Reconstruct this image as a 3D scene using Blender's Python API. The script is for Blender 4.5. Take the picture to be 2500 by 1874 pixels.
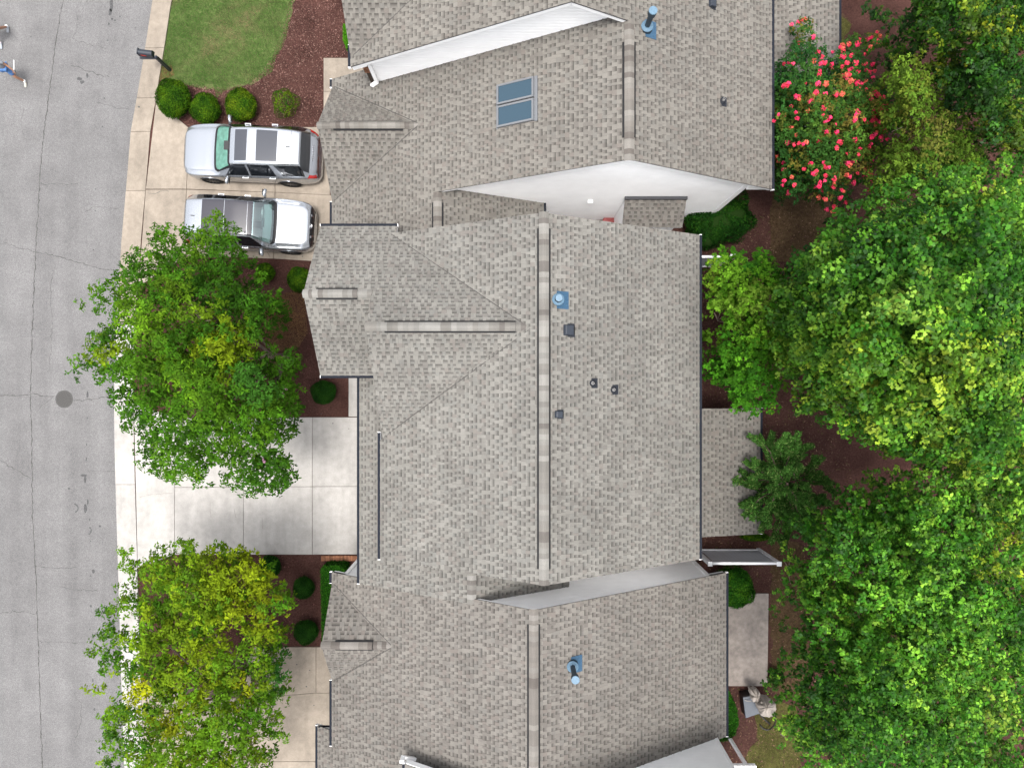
import bpy, bmesh, math, random
import numpy as np
from mathutils import Vector, Matrix

for o in list(bpy.data.objects):
    bpy.data.objects.remove(o)
random.seed(7)
RNG = np.random.default_rng(7)
SC = bpy.context.scene
COL = SC.collection
R = math.radians

# ------------------------------------------------------------------ camera
H = 27.0            # drone height above the ground
F = 1733.0          # focal length in photo pixels (2500 wide)
cam = bpy.data.cameras.new('camera')
cam.sensor_width = 36.0
cam.lens = 36.0 * F / 2500.0
cam.clip_end = 500.0
cam_o = bpy.data.objects.new('camera', cam)
cam_o.location = (0, 0, H)
COL.objects.link(cam_o)
SC.camera = cam_o

# ------------------------------------------------------------------ light
SUN_EL, SUN_AZ = R(83), R(195)      # azimuth clockwise from +Y
w = bpy.data.worlds.new('World')
SC.world = w
w.use_nodes = True
nt = w.node_tree
nt.nodes.clear()
sky = nt.nodes.new('ShaderNodeTexSky')
sky.sky_type = 'NISHITA'
sky.sun_disc = False
sky.sun_elevation = SUN_EL
sky.sun_rotation = SUN_AZ
sky.air_density = 1.0
sky.dust_density = 6.0
sky.ozone_density = 1.0
hs = nt.nodes.new('ShaderNodeHueSaturation')
hs.inputs['Saturation'].default_value = 0.28
bg = nt.nodes.new('ShaderNodeBackground')
bg.inputs['Strength'].default_value = 0.15
wo = nt.nodes.new('ShaderNodeOutputWorld')
nt.links.new(sky.outputs[0], hs.inputs['Color'])
nt.links.new(hs.outputs[0], bg.inputs['Color'])
nt.links.new(bg.outputs[0], wo.inputs[0])
sun = bpy.data.lights.new('sun', 'SUN')
sun.energy = 1.4
sun.angle = R(16)
sun.color = (1.0, 0.96, 0.91)
sun_o = bpy.data.objects.new('sun', sun)
sd = Vector((math.sin(SUN_AZ) * math.cos(SUN_EL), math.cos(SUN_AZ) * math.cos(SUN_EL), math.sin(SUN_EL)))
sun_o.rotation_euler = sd.to_track_quat('Z', 'Y').to_euler()
sun_o.location = (0, 0, 40)
COL.objects.link(sun_o)

vs = SC.view_settings
vs.view_transform = 'Standard'
vs.look = 'None'
vs.gamma = 1.0
vs.use_curve_mapping = False
vs.exposure = 1.45
SC.render.engine = 'CYCLES'
SC.cycles.max_bounces = 6

# ------------------------------------------------------------------ helpers
def P(u, v, z=0.0):
    """photo pixel (2500 wide) at a known height -> world point"""
    d = (H - z) / F
    return Vector(((u - 1250) * d, (937 - v) * d, z))

def P2(pts, z=0.0):
    return [tuple(P(u, v, z)) for u, v in pts]

K = 2500 / 2212.0

def mats(name, col, rough=0.6, spec=0.3, metal=0.0, noise=None, var=0.0, bump=None, attr=False, coat=0.0, rnd=0.0, trans=0.0):
    """noise: (scale, amount) multiplies colour; bump: (scale, strength, dist); rnd: per-object tone"""
    if not name.startswith(('white', 'silver', 'leaf', 'grass_blade', 'blossom', 'chrome', 'shrub')):
        col = tuple(c * .59 for c in col)
    m = bpy.data.materials.new(name)
    m.use_nodes = True
    t = m.node_tree
    b = t.nodes['Principled BSDF']
    b.inputs['Roughness'].default_value = rough
    b.inputs['Specular IOR Level'].default_value = spec
    b.inputs['Metallic'].default_value = metal
    b.inputs['Coat Weight'].default_value = coat
    b.inputs['Coat Roughness'].default_value = 0.05
    src = None
    if attr:
        a = t.nodes.new('ShaderNodeVertexColor')
        a.layer_name = 'Col'
        src = a.outputs['Color']
        if col != (1, 1, 1):
            mx = t.nodes.new('ShaderNodeMix'); mx.data_type = 'RGBA'; mx.blend_type = 'MULTIPLY'
            mx.inputs[0].default_value = 1
            t.links.new(src, mx.inputs[6]); mx.inputs[7].default_value = (*col, 1)
            src = mx.outputs[2]
    tc = t.nodes.new('ShaderNodeTexCoord')
    geo = t.nodes.new('ShaderNodeNewGeometry')
    def mul(src, fac):
        mx = t.nodes.new('ShaderNodeMix'); mx.data_type = 'RGBA'; mx.blend_type = 'MULTIPLY'
        mx.inputs[0].default_value = 1
        if src is None: mx.inputs[6].default_value = (*col, 1)
        else: t.links.new(src, mx.inputs[6])
        t.links.new(fac, mx.inputs[7])
        return mx.outputs[2]
    def ramp(sock, lo, hi, a=0.3, b_=0.7):
        mr = t.nodes.new('ShaderNodeMapRange')
        mr.inputs['From Min'].default_value = a; mr.inputs['From Max'].default_value = b_
        mr.inputs['To Min'].default_value = lo; mr.inputs['To Max'].default_value = hi
        t.links.new(sock, mr.inputs['Value'])
        return mr.outputs[0]
    for nz in (noise or []):
        sc, am = nz[:2]
        n = t.nodes.new('ShaderNodeTexNoise')
        n.inputs['Scale'].default_value = sc
        n.inputs['Detail'].default_value = 3
        vec = geo.outputs['Position']
        if len(nz) > 2:
            mp = t.nodes.new('ShaderNodeMapping'); mp.inputs['Scale'].default_value = nz[2]
            t.links.new(vec, mp.inputs['Vector']); vec = mp.outputs[0]
        t.links.new(vec, n.inputs['Vector'])
        src = mul(src, ramp(n.outputs['Fac'], 1 - am, 1 + am))
    if rnd:
        oi = t.nodes.new('ShaderNodeObjectInfo')
        src = mul(src, ramp(oi.outputs['Random'], 1 - rnd, 1 + rnd, 0, 1))
    if src is None:
        b.inputs['Base Color'].default_value = (*col, 1)
    else:
        t.links.new(src, b.inputs['Base Color'])
    if bump:
        n = t.nodes.new('ShaderNodeTexNoise')
        n.inputs['Scale'].default_value = bump[0]; n.inputs['Detail'].default_value = 4
        t.links.new(geo.outputs['Position'], n.inputs['Vector'])
        bp = t.nodes.new('ShaderNodeBump')
        bp.inputs['Strength'].default_value = bump[1]; bp.inputs['Distance'].default_value = bump[2]
        t.links.new(n.outputs['Fac'], bp.inputs['Height'])
        t.links.new(bp.outputs[0], b.inputs['Normal'])
    if trans:
        out = t.nodes['Material Output']
        tr = t.nodes.new('ShaderNodeBsdfTranslucent')
        if src is not None: t.links.new(src, tr.inputs['Color'])
        else: tr.inputs['Color'].default_value = (*col, 1)
        ms = t.nodes.new('ShaderNodeMixShader'); ms.inputs[0].default_value = trans
        t.links.new(b.outputs[0], ms.inputs[1]); t.links.new(tr.outputs[0], ms.inputs[2])
        t.links.new(ms.outputs[0], out.inputs['Surface'])
    return m

M = {}
M['asphalt'] = mats('asphalt', (.190, .187, .188), .95, .12, noise=[(150, .35), (34, .30), (9, .08), (1.1, .09), (.22, .07), (1.3, .10, (1, .06, 1))], bump=(220, .5, .01))
M['crack'] = mats('crack_tar', (.092, .089, .087), .9, .1, noise=[(9, .35)])
M['stain'] = mats('oil_stain', (.085, .085, .087), .8, .2, noise=[(20, .4)])
M['concrete'] = mats('concrete', (.32, .275, .225), .9, .2, noise=[(120, .10), (22, .07), (5, .10), (.9, .14), (3, .07, (1, .15, 1))], rnd=.06, bump=(90, .15, .005))
M['concrete_white'] = mats('concrete_white', (.455, .438, .415), .9, .2, noise=[(120, .08), (25, .06), (4, .09), (.8, .10), (4, .07, (1, .12, 1))], rnd=.05, bump=(90, .15, .005))
M['concrete_old'] = mats('concrete_old', (.285, .25, .225), .9, .2, noise=[(90, .14), (6, .18), (1.4, .18)], rnd=.04, bump=(90, .2, .005))
M['joint'] = mats('joint_dirt', (.10, .075, .06), .95, .1, noise=[(30, .3)])
M['mulch'] = mats('mulch', (.082, .040, .033), 1, .05, noise=[(70, .55), (14, .28), (1.2, .28), (.35, .2)], bump=(60, .9, .04))
M['soil'] = mats('soil_leaf_litter', (.085, .055, .03), 1, .05, noise=[(60, .5), (9, .3), (1.0, .3)], bump=(60, .8, .03))
M['olive'] = mats('moss_turf', (.075, .075, .022), 1, .05, noise=[(60, .45), (8, .3), (1.2, .3)], bump=(60, .8, .03))
M['lawn'] = mats('lawn_thatch', (.10, .13, .045), 1, .05, noise=[(50, .4), (5, .35), (.8, .3)], bump=(60, .8, .03))
M['dead'] = mats('dead_grass', (.16, .095, .045), 1, .05, noise=[(60, .4), (6, .3)], bump=(60, .8, .03))
M['white'] = mats('white_vinyl', (.90, .90, .90), .5, .3, noise=[(2, .03)])
M['white_fence'] = mats('white_vinyl_fence', (.78, .79, .80), .35, .4)
M['panel_grey'] = mats('grey_vinyl_panel', (.72, .74, .78), .4, .4, noise=[(3, .06)])
M['dark'] = mats('drip_edge_dark', (.045, .047, .055), .6, .3)
M['slate'] = mats('gutter_guard_slate', (.018, .021, .030), .8, .1, noise=[(40, .2)])
M['black'] = mats('black_rubber', (.012, .012, .013), .6, .3)
M['vent_black'] = mats('vent_black', (.028, .032, .042), .45, .4)
M['blue_metal'] = mats('galvanised_flue', (.125, .22, .31), .5, .3, noise=[(30, .15)])
M['blue_flash'] = mats('blue_flashing', (.045, .11, .19), .5, .3, noise=[(30, .2)])
M['blue_dark'] = mats('flue_dark_blue', (.035, .06, .085), .5, .4)  # darker blue for the flue pipe, collar base and cap skirt
M['brick'] = mats('brick', (.33, .15, .085), .9, .2, noise=[(40, .25)], rnd=.35)
M['bark'] = mats('bark', (.15, .105, .085), .9, .1, noise=[(30, .3), (5, .2)], bump=(40, .6, .02))
M['bark_pale'] = mats('bark_pale', (.27, .21, .17), .9, .1, noise=[(30, .25), (5, .2)])
M['leaf'] = mats('leaf', (1, 1, 1), .7, .05, attr=True, trans=.14)
M['leaf_gloss'] = mats('leaf_gloss', (1, 1, 1), .5, .12, attr=True, trans=.16)
M['blade'] = mats('grass_blade', (.84, .84, .84), .7, .15, attr=True, trans=.2)
M['chip'] = mats('chip', (1, 1, 1), .95, .05, attr=True)
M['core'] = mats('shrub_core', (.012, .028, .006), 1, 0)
M['blossom'] = mats('blossom', (1, 1, 1), .7, .1, attr=True, trans=.25)

def new_obj(name, me, parent=None):
    o = bpy.data.objects.new(name, me)
    COL.objects.link(o)
    if parent is not None: o.parent = parent
    return o

def mesh(name, verts, faces, mat=None, parent=None, smooth=False, cols=None):
    me = bpy.data.meshes.new(name)
    me.from_pydata([tuple(v) for v in verts], [], faces)
    if cols is not None:
        a = me.color_attributes.new('Col', 'FLOAT_COLOR', 'POINT')
        c = np.ones((len(verts), 4), dtype=np.float32); c[:, :3] = np.array(cols, dtype=np.float32)
        a.data.foreach_set('color', c.ravel())
    if mat is not None:
        for mm in (mat if isinstance(mat, list) else [mat]): me.materials.append(mm)
    if smooth:
        me.polygons.foreach_set('use_smooth', [True] * len(me.polygons))
    me.update()
    return new_obj(name, me, parent)

def quad_mesh(name, V, cols, mat, parent=None, nper=4):
    """V: (N, nper, 3) separate polygons"""
    N = V.shape[0]
    me = bpy.data.meshes.new(name)
    me.vertices.add(N * nper)
    me.vertices.foreach_set('co', V.astype(np.float32).reshape(-1))
    me.loops.add(N * nper)
    me.loops.foreach_set('vertex_index', np.arange(N * nper, dtype=np.int32))
    me.polygons.add(N)
    me.polygons.foreach_set('loop_start', np.arange(0, N * nper, nper, dtype=np.int32))
    me.polygons.foreach_set('loop_total', np.full(N, nper, dtype=np.int32))
    a = me.color_attributes.new('Col', 'FLOAT_COLOR', 'POINT')
    c = np.ones((N, nper, 4), dtype=np.float32)
    c[:, :, :3] = cols[:, None, :]
    a.data.foreach_set('color', c.ravel())
    me.materials.append(mat)
    me.update(calc_edges=True)
    return new_obj(name, me, parent)

def tag(o, label=None, cat=None, group=None, kind=None):
    if label: o['label'] = label
    if cat: o['category'] = cat
    if group: o['group'] = group
    if kind: o['kind'] = kind
    return o

def thing(name, label, cat, loc=(0, 0, 0), rz=0.0, group=None):
    o = new_obj(name, None)
    o.location = loc
    o.rotation_euler = (0, 0, rz)
    o.empty_display_size = .2
    return tag(o, label, cat, group)

def boxv(x0, x1, y0, y1, z0, z1):
    v = [(x0, y0, z0), (x1, y0, z0), (x1, y1, z0), (x0, y1, z0), (x0, y0, z1), (x1, y0, z1), (x1, y1, z1), (x0, y1, z1)]
    f = [(0, 3, 2, 1), (4, 5, 6, 7), (0, 1, 5, 4), (1, 2, 6, 5), (2, 3, 7, 6), (3, 0, 4, 7)]
    return v, f

class MB:
    def __init__(s): s.v = []; s.f = []; s.mi = []
    def add(s, v, f, mi=0):
        n = len(s.v); s.v += [tuple(p) for p in v]
        s.f += [tuple(i + n for i in q) for q in f]; s.mi += [mi] * len(f)
        return s
    def box(s, x0, x1, y0, y1, z0, z1, mat=None, mi=0):
        v, f = boxv(x0, x1, y0, y1, z0, z1)
        if mat is not None: v = [tuple(mat @ Vector(p)) for p in v]
        return s.add(v, f, mi)
    def prism(s, poly, z0, z1, mi=0):
        """poly CCW 2D; z0/z1 numbers or callables of (x, y)"""
        n = len(poly)
        g = lambda z, p: z(*p) if callable(z) else z
        v = [(p[0], p[1], g(z0, p)) for p in poly] + [(p[0], p[1], g(z1, p)) for p in poly]
        f = [tuple(range(n - 1, -1, -1)), tuple(range(n, 2 * n))] + [(i, (i + 1) % n, n + (i + 1) % n, n + i) for i in range(n)]
        return s.add(v, f, mi)
    def tube(s, pts, rad, n=8, mi=0, cap=True):
        pts = [Vector(p) for p in pts]
        if not hasattr(rad, '__len__'): rad = [rad] * len(pts)
        rings = []
        up = Vector((.13, .27, 1)).normalized()
        for i, p in enumerate(pts):
            d = (pts[min(i + 1, len(pts) - 1)] - pts[max(i - 1, 0)]).normalized()
            a = d.cross(up)
            if a.length < 1e-3: a = d.cross(Vector((1, 0, 0)))
            a.normalize(); b = d.cross(a)
            rings.append([p + (a * math.cos(2 * math.pi * k / n) + b * math.sin(2 * math.pi * k / n)) * rad[i] for k in range(n)])
        v = [q for r in rings for q in r]
        f = []
        for i in range(len(pts) - 1):
            for k in range(n):
                f.append((i * n + k, i * n + (k + 1) % n, (i + 1) * n + (k + 1) % n, (i + 1) * n + k))
        if cap:
            f.append(tuple(range(n))[::-1]); f.append(tuple((len(pts) - 1) * n + k for k in range(n)))
        return s.add(v, f, mi)
    def lathe(s, prof, n=20, c=(0, 0, 0), mi=0, mat=None):
        v = []; f = []
        for (r, z) in prof:
            for k in range(n):
                a = 2 * math.pi * k / n
                p = Vector((c[0] + r * math.cos(a), c[1] + r * math.sin(a), c[2] + z))
                v.append(mat @ p if mat is not None else p)
        for i in range(len(prof) - 1):
            for k in range(n):
                f.append((i * n + k, i * n + (k + 1) % n, (i + 1) * n + (k + 1) % n, (i + 1) * n + k))
        f.append(tuple((len(prof) - 1) * n + k for k in range(n)))
        f.append(tuple(range(n))[::-1])
        return s.add(v, f, mi)
    def build(s, name, mat, parent=None, smooth=False):
        o = mesh(name, s.v, s.f, mat, parent, smooth)
        if isinstance(mat, list):
            o.data.polygons.foreach_set('material_index', s.mi)
        return o

def autosmooth(o, ang=40):
    me = o.data
    me.polygons.foreach_set('use_smooth', [True] * len(me.polygons))
    bm = bmesh.new(); bm.from_mesh(me)
    lim = R(ang)
    for e in bm.edges:
        if len(e.link_faces) == 2:
            e.smooth = e.calc_face_angle(0) < lim
    bm.to_mesh(me); bm.free()
    return o

def ccw(poly):
    a = sum(poly[i][0] * poly[(i + 1) % len(poly)][1] - poly[(i + 1) % len(poly)][0] * poly[i][1] for i in range(len(poly)))
    return list(poly) if a > 0 else list(poly)[::-1]

def inside(p, poly):
    x, y = p; c = False; n = len(poly); j = n - 1
    for i in range(n):
        xi, yi = poly[i]; xj, yj = poly[j]
        if (yi > y) != (yj > y) and x < (xj - xi) * (y - yi) / (yj - yi) + xi: c = not c
        j = i
    return c

def inside_np(pts, poly):
    x = pts[:, 0]; y = pts[:, 1]; c = np.zeros(len(pts), bool); n = len(poly); j = n - 1
    for i in range(n):
        xi, yi = poly[i]; xj, yj = poly[j]
        if yi != yj:
            c ^= ((yi > y) != (yj > y)) & (x < (xj - xi) * (y - yi) / (yj - yi) + xi)
        j = i
    return c

def clip_half(poly, ax, lim, keep_less):
    out = []; n = len(poly)
    for i in range(n):
        a = poly[i]; b = poly[(i + 1) % n]
        ia = (a[ax] <= lim) if keep_less else (a[ax] >= lim)
        ib = (b[ax] <= lim) if keep_less else (b[ax] >= lim)
        if ia: out.append(a)
        if ia != ib:
            t = (lim - a[ax]) / (b[ax] - a[ax])
            out.append((a[0] + (b[0] - a[0]) * t, a[1] + (b[1] - a[1]) * t))
    return out

def clip_rect(poly, s0, s1, t0, t1):
    for ax, lim, k in ((0, s0, False), (0, s1, True), (1, t0, False), (1, t1, True)):
        poly = clip_half(poly, ax, lim, k)
        if len(poly) < 3: return []
    return poly

def sample_poly(poly, n):
    poly = [tuple(p[:2]) for p in poly]
    a = np.array(poly); lo = a.min(0); hi = a.max(0)
    out = []
    got = 0
    while got < n:
        p = RNG.random((n * 2, 2)) * (hi - lo) + lo
        p = p[inside_np(p, poly)]
        out.append(p); got += len(p)
        if len(p) == 0: break
    return np.concatenate(out)[:n]

def norm(a):
    return a / np.maximum(np.linalg.norm(a, axis=-1, keepdims=True), 1e-9)

# ------------------------------------------------------------------ ground, road, drives
def sheet(name, poly, z, mat, kind='structure', parent=None):
    poly = ccw([tuple(p[:2]) for p in poly])
    o = mesh(name, [(x, y, z) for x, y in poly], [tuple(range(len(poly)))], mat, parent)
    if kind and parent is None: o['kind'] = kind
    return o

tag(mesh('ground', [(-220, -220, 0), (220, -220, 0), (220, 220, 0), (-220, 220, 0)], [(0, 1, 2, 3)], M['mulch']), kind='structure')

ROAD_EDGE = [(420, -330), (392, -100), (373, 0), (353, 131), (336, 232), (320, 320), (309, 456), (297, 590), (288, 740), (280, 917), (279, 1000), (281, 1120), (285, 1260), (290, 1424), (303, 1850), (312, 2000), (330, 2250)]
def road_u(v):
    for (a, b), (c, d) in zip(ROAD_EDGE, ROAD_EDGE[1:]):
        if b <= v <= d: return a + (c - a) * (v - b) / (d - b)
    return ROAD_EDGE[-1][0]
re_w = [P(u, v) for u, v in ROAD_EDGE]
road = sheet('road', [(-60, 60), (-9, 60)] + [tuple(p[:2]) for p in re_w] + [(-11, -60), (-60, -60)], .004, M['asphalt'])

def crack(pts, wpx, mat='crack', z=.007, wob=1.6, name='crack'):
    """a thin tar line along photo points, with ragged width"""
    dense = []
    for (a, b) in zip(pts, pts[1:]):
        n = max(2, int(math.hypot(b[0] - a[0], b[1] - a[1]) / 7))
        for i in range(n):
            t = i / n
            dense.append((a[0] + (b[0] - a[0]) * t + random.gauss(0, wob), a[1] + (b[1] - a[1]) * t + random.gauss(0, wob)))
    dense.append(pts[-1])
    L = []; Rr = []
    for i, p in enumerate(dense):
        q0 = dense[max(0, i - 1)]; q1 = dense[min(len(dense) - 1, i + 1)]
        dx, dy = q1[0] - q0[0], q1[1] - q0[1]; l = math.hypot(dx, dy) or 1
        ww = wpx * random.uniform(.3, .85) * .5
        L.append(P(p[0] - dy / l * ww, p[1] + dx / l * ww, 0)); Rr.append(P(p[0] + dy / l * ww, p[1] - dx / l * ww, 0))
    n = len(dense)
    v = [(p.x, p.y, z) for p in L + Rr]
    f = [(i, i + 1, n + i + 1, n + i) for i in range(n - 1)]
    return mesh(name, v, f, M[mat], road)

crack([(158, -20), (137, 100), (125, 193), (108, 320), (98, 417), (93, 521), (87, 610), (80, 780), (75, 950), (78, 1100), (79, 1240), (87, 1383), (95, 1607), (104, 1890)], 3.2, wob=.8)
for pts, ww in [
    ([(0, 964), (40, 966), (75, 962), (131, 967)], 2.6), ([(178, 978), (216, 975), (247, 970), (276, 967)], 2.8),
    ([(0, 592), (77, 612), (166, 633), (228, 652), (284, 662)], 2.2), ([(0, 1495), (40, 1491), (87, 1497)], 2.0),
    ([(87, 1383), (134, 1386), (189, 1384)], 1.8), ([(0, 1123), (40, 1146), (76, 1168)], 2.0),
    ([(172, 160), (205, 170), (236, 180), (268, 189)], 1.8), ([(190, 30), (185, 80), (178, 96), (210, 108), (260, 120)], 1.4),
    ([(100, 449), (140, 447), (165, 452), (190, 448)], 1.5), ([(135, 640), (124, 700), (128, 790), (122, 900)], 1.3),
    ([(131, 970), (112, 985), (96, 998)], 1.3), ([(150, 1432), (190, 1440), (240, 1442)], 1.3), ([(180, 1690), (200, 1720), (196, 1760), (184, 1800)], 1.3),
    ([(95, 1565), (150, 1566), (190, 1569)], 1.3), ([(205, 520), (230, 505), (290, 508)], 1.4), ([(215, 1150), (262, 1152), (281, 1150)], 1.2), ([(60, 260), (52, 300), (64, 350)], 1.1), ([(235, 250), (262, 258), (318, 268)], 1.3)]:
    crack(pts, ww)
def blob(u, v, ru, rv, z, mat, parent, name, n=18, jit=.3, rot=0):
    ph = [random.uniform(1 - jit, 1 + jit) for _ in range(n)]
    pts = []
    for i in range(n):
        a = 2 * math.pi * i / n
        r = (ph[i] + ph[i - 1] + ph[(i + 1) % n]) / 3
        x, y = ru * r * math.cos(a), rv * r * math.sin(a)
        pts.append((u + x * math.cos(rot) - y * math.sin(rot), v + x * math.sin(rot) + y * math.cos(rot)))
    vv = [tuple(P(*p)[:2]) for p in pts]
    return sheet(name, vv, z, mat, None, parent)
for (u, v, a, b) in [(272, 14, 4, 14), (269, 30, 4, 8), (266, 59, 2, 3), (274, 47, 3, 3), (293, 41, 2, 2), (281, 50, 2, 2), (194, 193, 6, 4), (201, 201, 5, 4), (213, 185, 3, 7), (263, 99, 2, 2), (330, 69, 1.6, 1.2), (76, 90, 1.6, 1.2),
                     (205, 1160, 9, 3), (208, 1170, 3, 8), (169, 1192, 3, 3), (214, 962, 2.5, 8), (214, 1020, 1.8, 2), (212, 1085, 1.5, 3), (211, 1120, 1.5, 4), (215, 1225, 1.8, 7), (209, 1240, 4, 11), (219, 1268, 1.5, 3), (221, 1320, 1.5, 2), (244, 1284, 3, 2.5), (228, 1394, 3.5, 4), (222, 1405, 2, 2), (222, 1478, 2, 3), (220, 1535, 1.5, 2), (227, 1660, 1.5, 4), (231, 1730, 2, 4), (255, 240, 2, 2), (250, 310, 1.5, 2), (234, 462, 1.5, 2), (228, 610, 1.5, 2), (233, 515, 1.5, 2)]:
    blob(u, v, a, b, .0075, M['stain'], road, 'stain')
def arc(u, v, r, a0, a1, ww, name='tyre_mark'):
    crack([(u + r * math.cos(R(a)), v + r * math.sin(R(a))) for a in range(a0, a1 + 1, 15)], ww, 'stain', .0078, .3, name)
arc(181, 1240, 10, -90, 75, 5); arc(214, 1294, 9, -60, 75, 4)
# manhole cover
mc = P(157, 974)
mh = thing('manhole_cover', 'round grey iron manhole cover in the asphalt road', 'manhole', (mc.x, mc.y, .004))
M['iron'] = mats('cast_iron', (.075, .073, .07), .7, .3, noise=[(60, .25)])
M['iron_dark'] = mats('iron_groove', (.055, .053, .052), .9, .1)
b = MB().lathe([(.335, 0), (.335, .006), (.30, .007)], 40); b.build('frame_ring', M['iron'], mh)
b = MB().lathe([(.285, .001), (.285, .008), (.28, .011)], 40); b.build('lid', M['iron'], mh)
b = MB()
for i in range(5):
    r_ = .05 + .05 * i
    for k in range(6 + 5 * i):
        a = 2 * math.pi * k / (6 + 5 * i)
        b.lathe([(.014, .0105), (.012, .017)], 6, (r_ * math.cos(a), r_ * math.sin(a), 0))
b.build('lid_studs', M['iron_dark'], mh)['kind'] = 'stuff'

# kerb with a gutter pan: cast segments
kerb = tag(new_obj('kerb', None), kind='structure')
JV = [-330, -170, -20, 118, 240, 322, 466, 628, 790, 968, 1182, 1390, 1560, 1720, 1880, 2060, 2240]
for v0, v1 in zip(JV, JV[1:]):
    nseg = max(2, int((v1 - v0) / 40))
    prof = [(0, .0), (0, .022), (14, .018), (30, .026), (38, .05), (44, .062), (47.5, .062), (47.5, 0)]
    vv = []; ff = []
    for i in range(nseg + 1):
        v = v0 + .5 + (v1 - v0 - 1.0) * i / nseg
        u = road_u(v)
        flat = any(a_ < v < c_ for a_, c_ in ((238, 705), (985, 1390), (1655, 2100)))
        for du, z in prof:
            q = P(u + du, v)
            if flat and z > .026: z = .028
            vv.append((q.x, q.y, z))
    n = len(prof)
    for i in range(nseg):
        for k in range(n - 1):
            ff.append((i * n + k, (i + 1) * n + k, (i + 1) * n + k + 1, i * n + k + 1))
    ff.append(tuple(range(n))); ff.append(tuple(nseg * n + k for k in range(n))[::-1])
    mesh('kerb_segment', vv, ff, M['concrete'] if v0 < 700 else M['concrete_white'], kerb)
sheet('joint_bed', [tuple(P(road_u(v) + .5, v)[:2]) for v in range(-320, 2240, 40)] + [tuple(P(road_u(v) + 47, v)[:2]) for v in range(2220, -330, -40)], .002, M['joint'], None, kerb)

def slabs(name, base_poly, slab_polys, mat, h=.03, gap=.007):
    """a paved area: dirt bed under separate concrete slabs"""
    base = sheet(name, [tuple(P(*p)[:2]) for p in base_poly], .009, M['joint'])
    for poly in slab_polys:
        w_ = ccw([tuple(P(*p)[:2]) for p in poly])
        cx = sum(p[0] for p in w_) / len(w_); cy = sum(p[1] for p in w_) / len(w_)
        n = len(w_)
        def inset(d):
            out = []
            for i in range(n):
                a, c, e = Vector(w_[i - 1]), Vector(w_[i]), Vector(w_[(i + 1) % n])
                d1 = (c - a).normalized(); d2 = (e - c).normalized()
                n1 = Vector((-d1.y, d1.x)); n2 = Vector((-d2.y, d2.x))
                m_ = n1 + n2
                if m_.length < .2: m_ = n1
                m_ = m_ / max(.35, m_.dot(n1))
                out.append(tuple(c + m_ * d))
            return out
        a = inset(gap); c = inset(gap + .008)
        v = [(x, y, .01) for x, y in a] + [(x, y, h - .006) for x, y in a] + [(x, y, h) for x, y in c]
        f = [tuple(range(2 * n, 3 * n))]
        for i in range(n):
            j = (i + 1) % n
            f += [(i, j, n + j, n + i), (n + i, n + j, 2 * n + j, 2 * n + i)]
        mesh('slab', v, f, mat, base)
    return base

def ku(v): return road_u(v) + 48
slabs('driveway', [(ku(240), 240), (400, 262), (470, 318), (800, 312), (812, 640), (560, 622), (430, 640), (ku(700), 700)],
      [[(ku(240), 240), (402, 262), (463, 314), (456, 462), (ku(462), 462)],
       [(ku(463), 463), (456, 463), (448, 630), (ku(700), 700)],
       [(463, 314), (676, 312), (672, 470), (456, 462)], [(676, 312), (806, 310), (806, 477), (672, 470)],
       [(456, 463), (672, 470), (668, 632), (448, 624)], [(672, 470), (812, 477), (800, 640), (668, 632)]], M['concrete'])
slabs('driveway', [(ku(985), 985), (430, 1018), (960, 1018), (960, 1353), (430, 1353), (ku(1385), 1385)],
      [[(ku(985), 985), (427, 1018), (427, 1353), (ku(1385), 1385)],
       [(427, 1018), (595, 1018), (595, 1188), (427, 1189)], [(595, 1018), (763, 1018), (763, 1187), (595, 1188)], [(763, 1018), (960, 1018), (960, 1186), (763, 1187)],
       [(427, 1189), (595, 1188), (595, 1353), (427, 1353)], [(595, 1188), (763, 1187), (763, 1353), (595, 1353)], [(763, 1187), (960, 1186), (960, 1352), (763, 1353)]], M['concrete_white'])
slabs('driveway', [(ku(1660), 1660), (600, 1694), (709, 1577), (840, 1577), (840, 2020), (ku(2020), 2020)],
      [[(620, 1578), (772, 1578), (772, 1690), (600, 1703), (590, 1640)], [(772, 1578), (840, 1578), (840, 1690), (772, 1690)],
       [(470, 1700), (600, 1703), (772, 1690), (840, 1690), (840, 1857), (470, 1857)], [(470, 1857), (840, 1857), (840, 2020), (470, 2020)],
       [(ku(1665), 1665), (470, 1700), (470, 1857), (ku(1857), 1857)], [(ku(1857), 1857), (470, 1857), (470, 2020), (ku(2020), 2020)]], M['concrete'])
slabs('walkway', [(790, 142), (850, 142), (850, 312), (790, 312)], [[(790, 142), (890, 142), (890, 224), (790, 224)], [(790, 224), (890, 224), (890, 312), (790, 312)]], M['concrete'], .028)
slabs('walkway', [(851, 915), (890, 915), (890, 1017), (851, 1017)], [[(851, 915), (890, 915), (890, 1017), (851, 1017)]], M['concrete_white'], .028)
slabs('patio', [(1720, 1446), (1876, 1447), (1873, 1673), (1720, 1673)], [[(1720, 1446), (1876, 1447), (1873, 1673), (1720, 1673)]], M['concrete_old'], .05)

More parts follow.
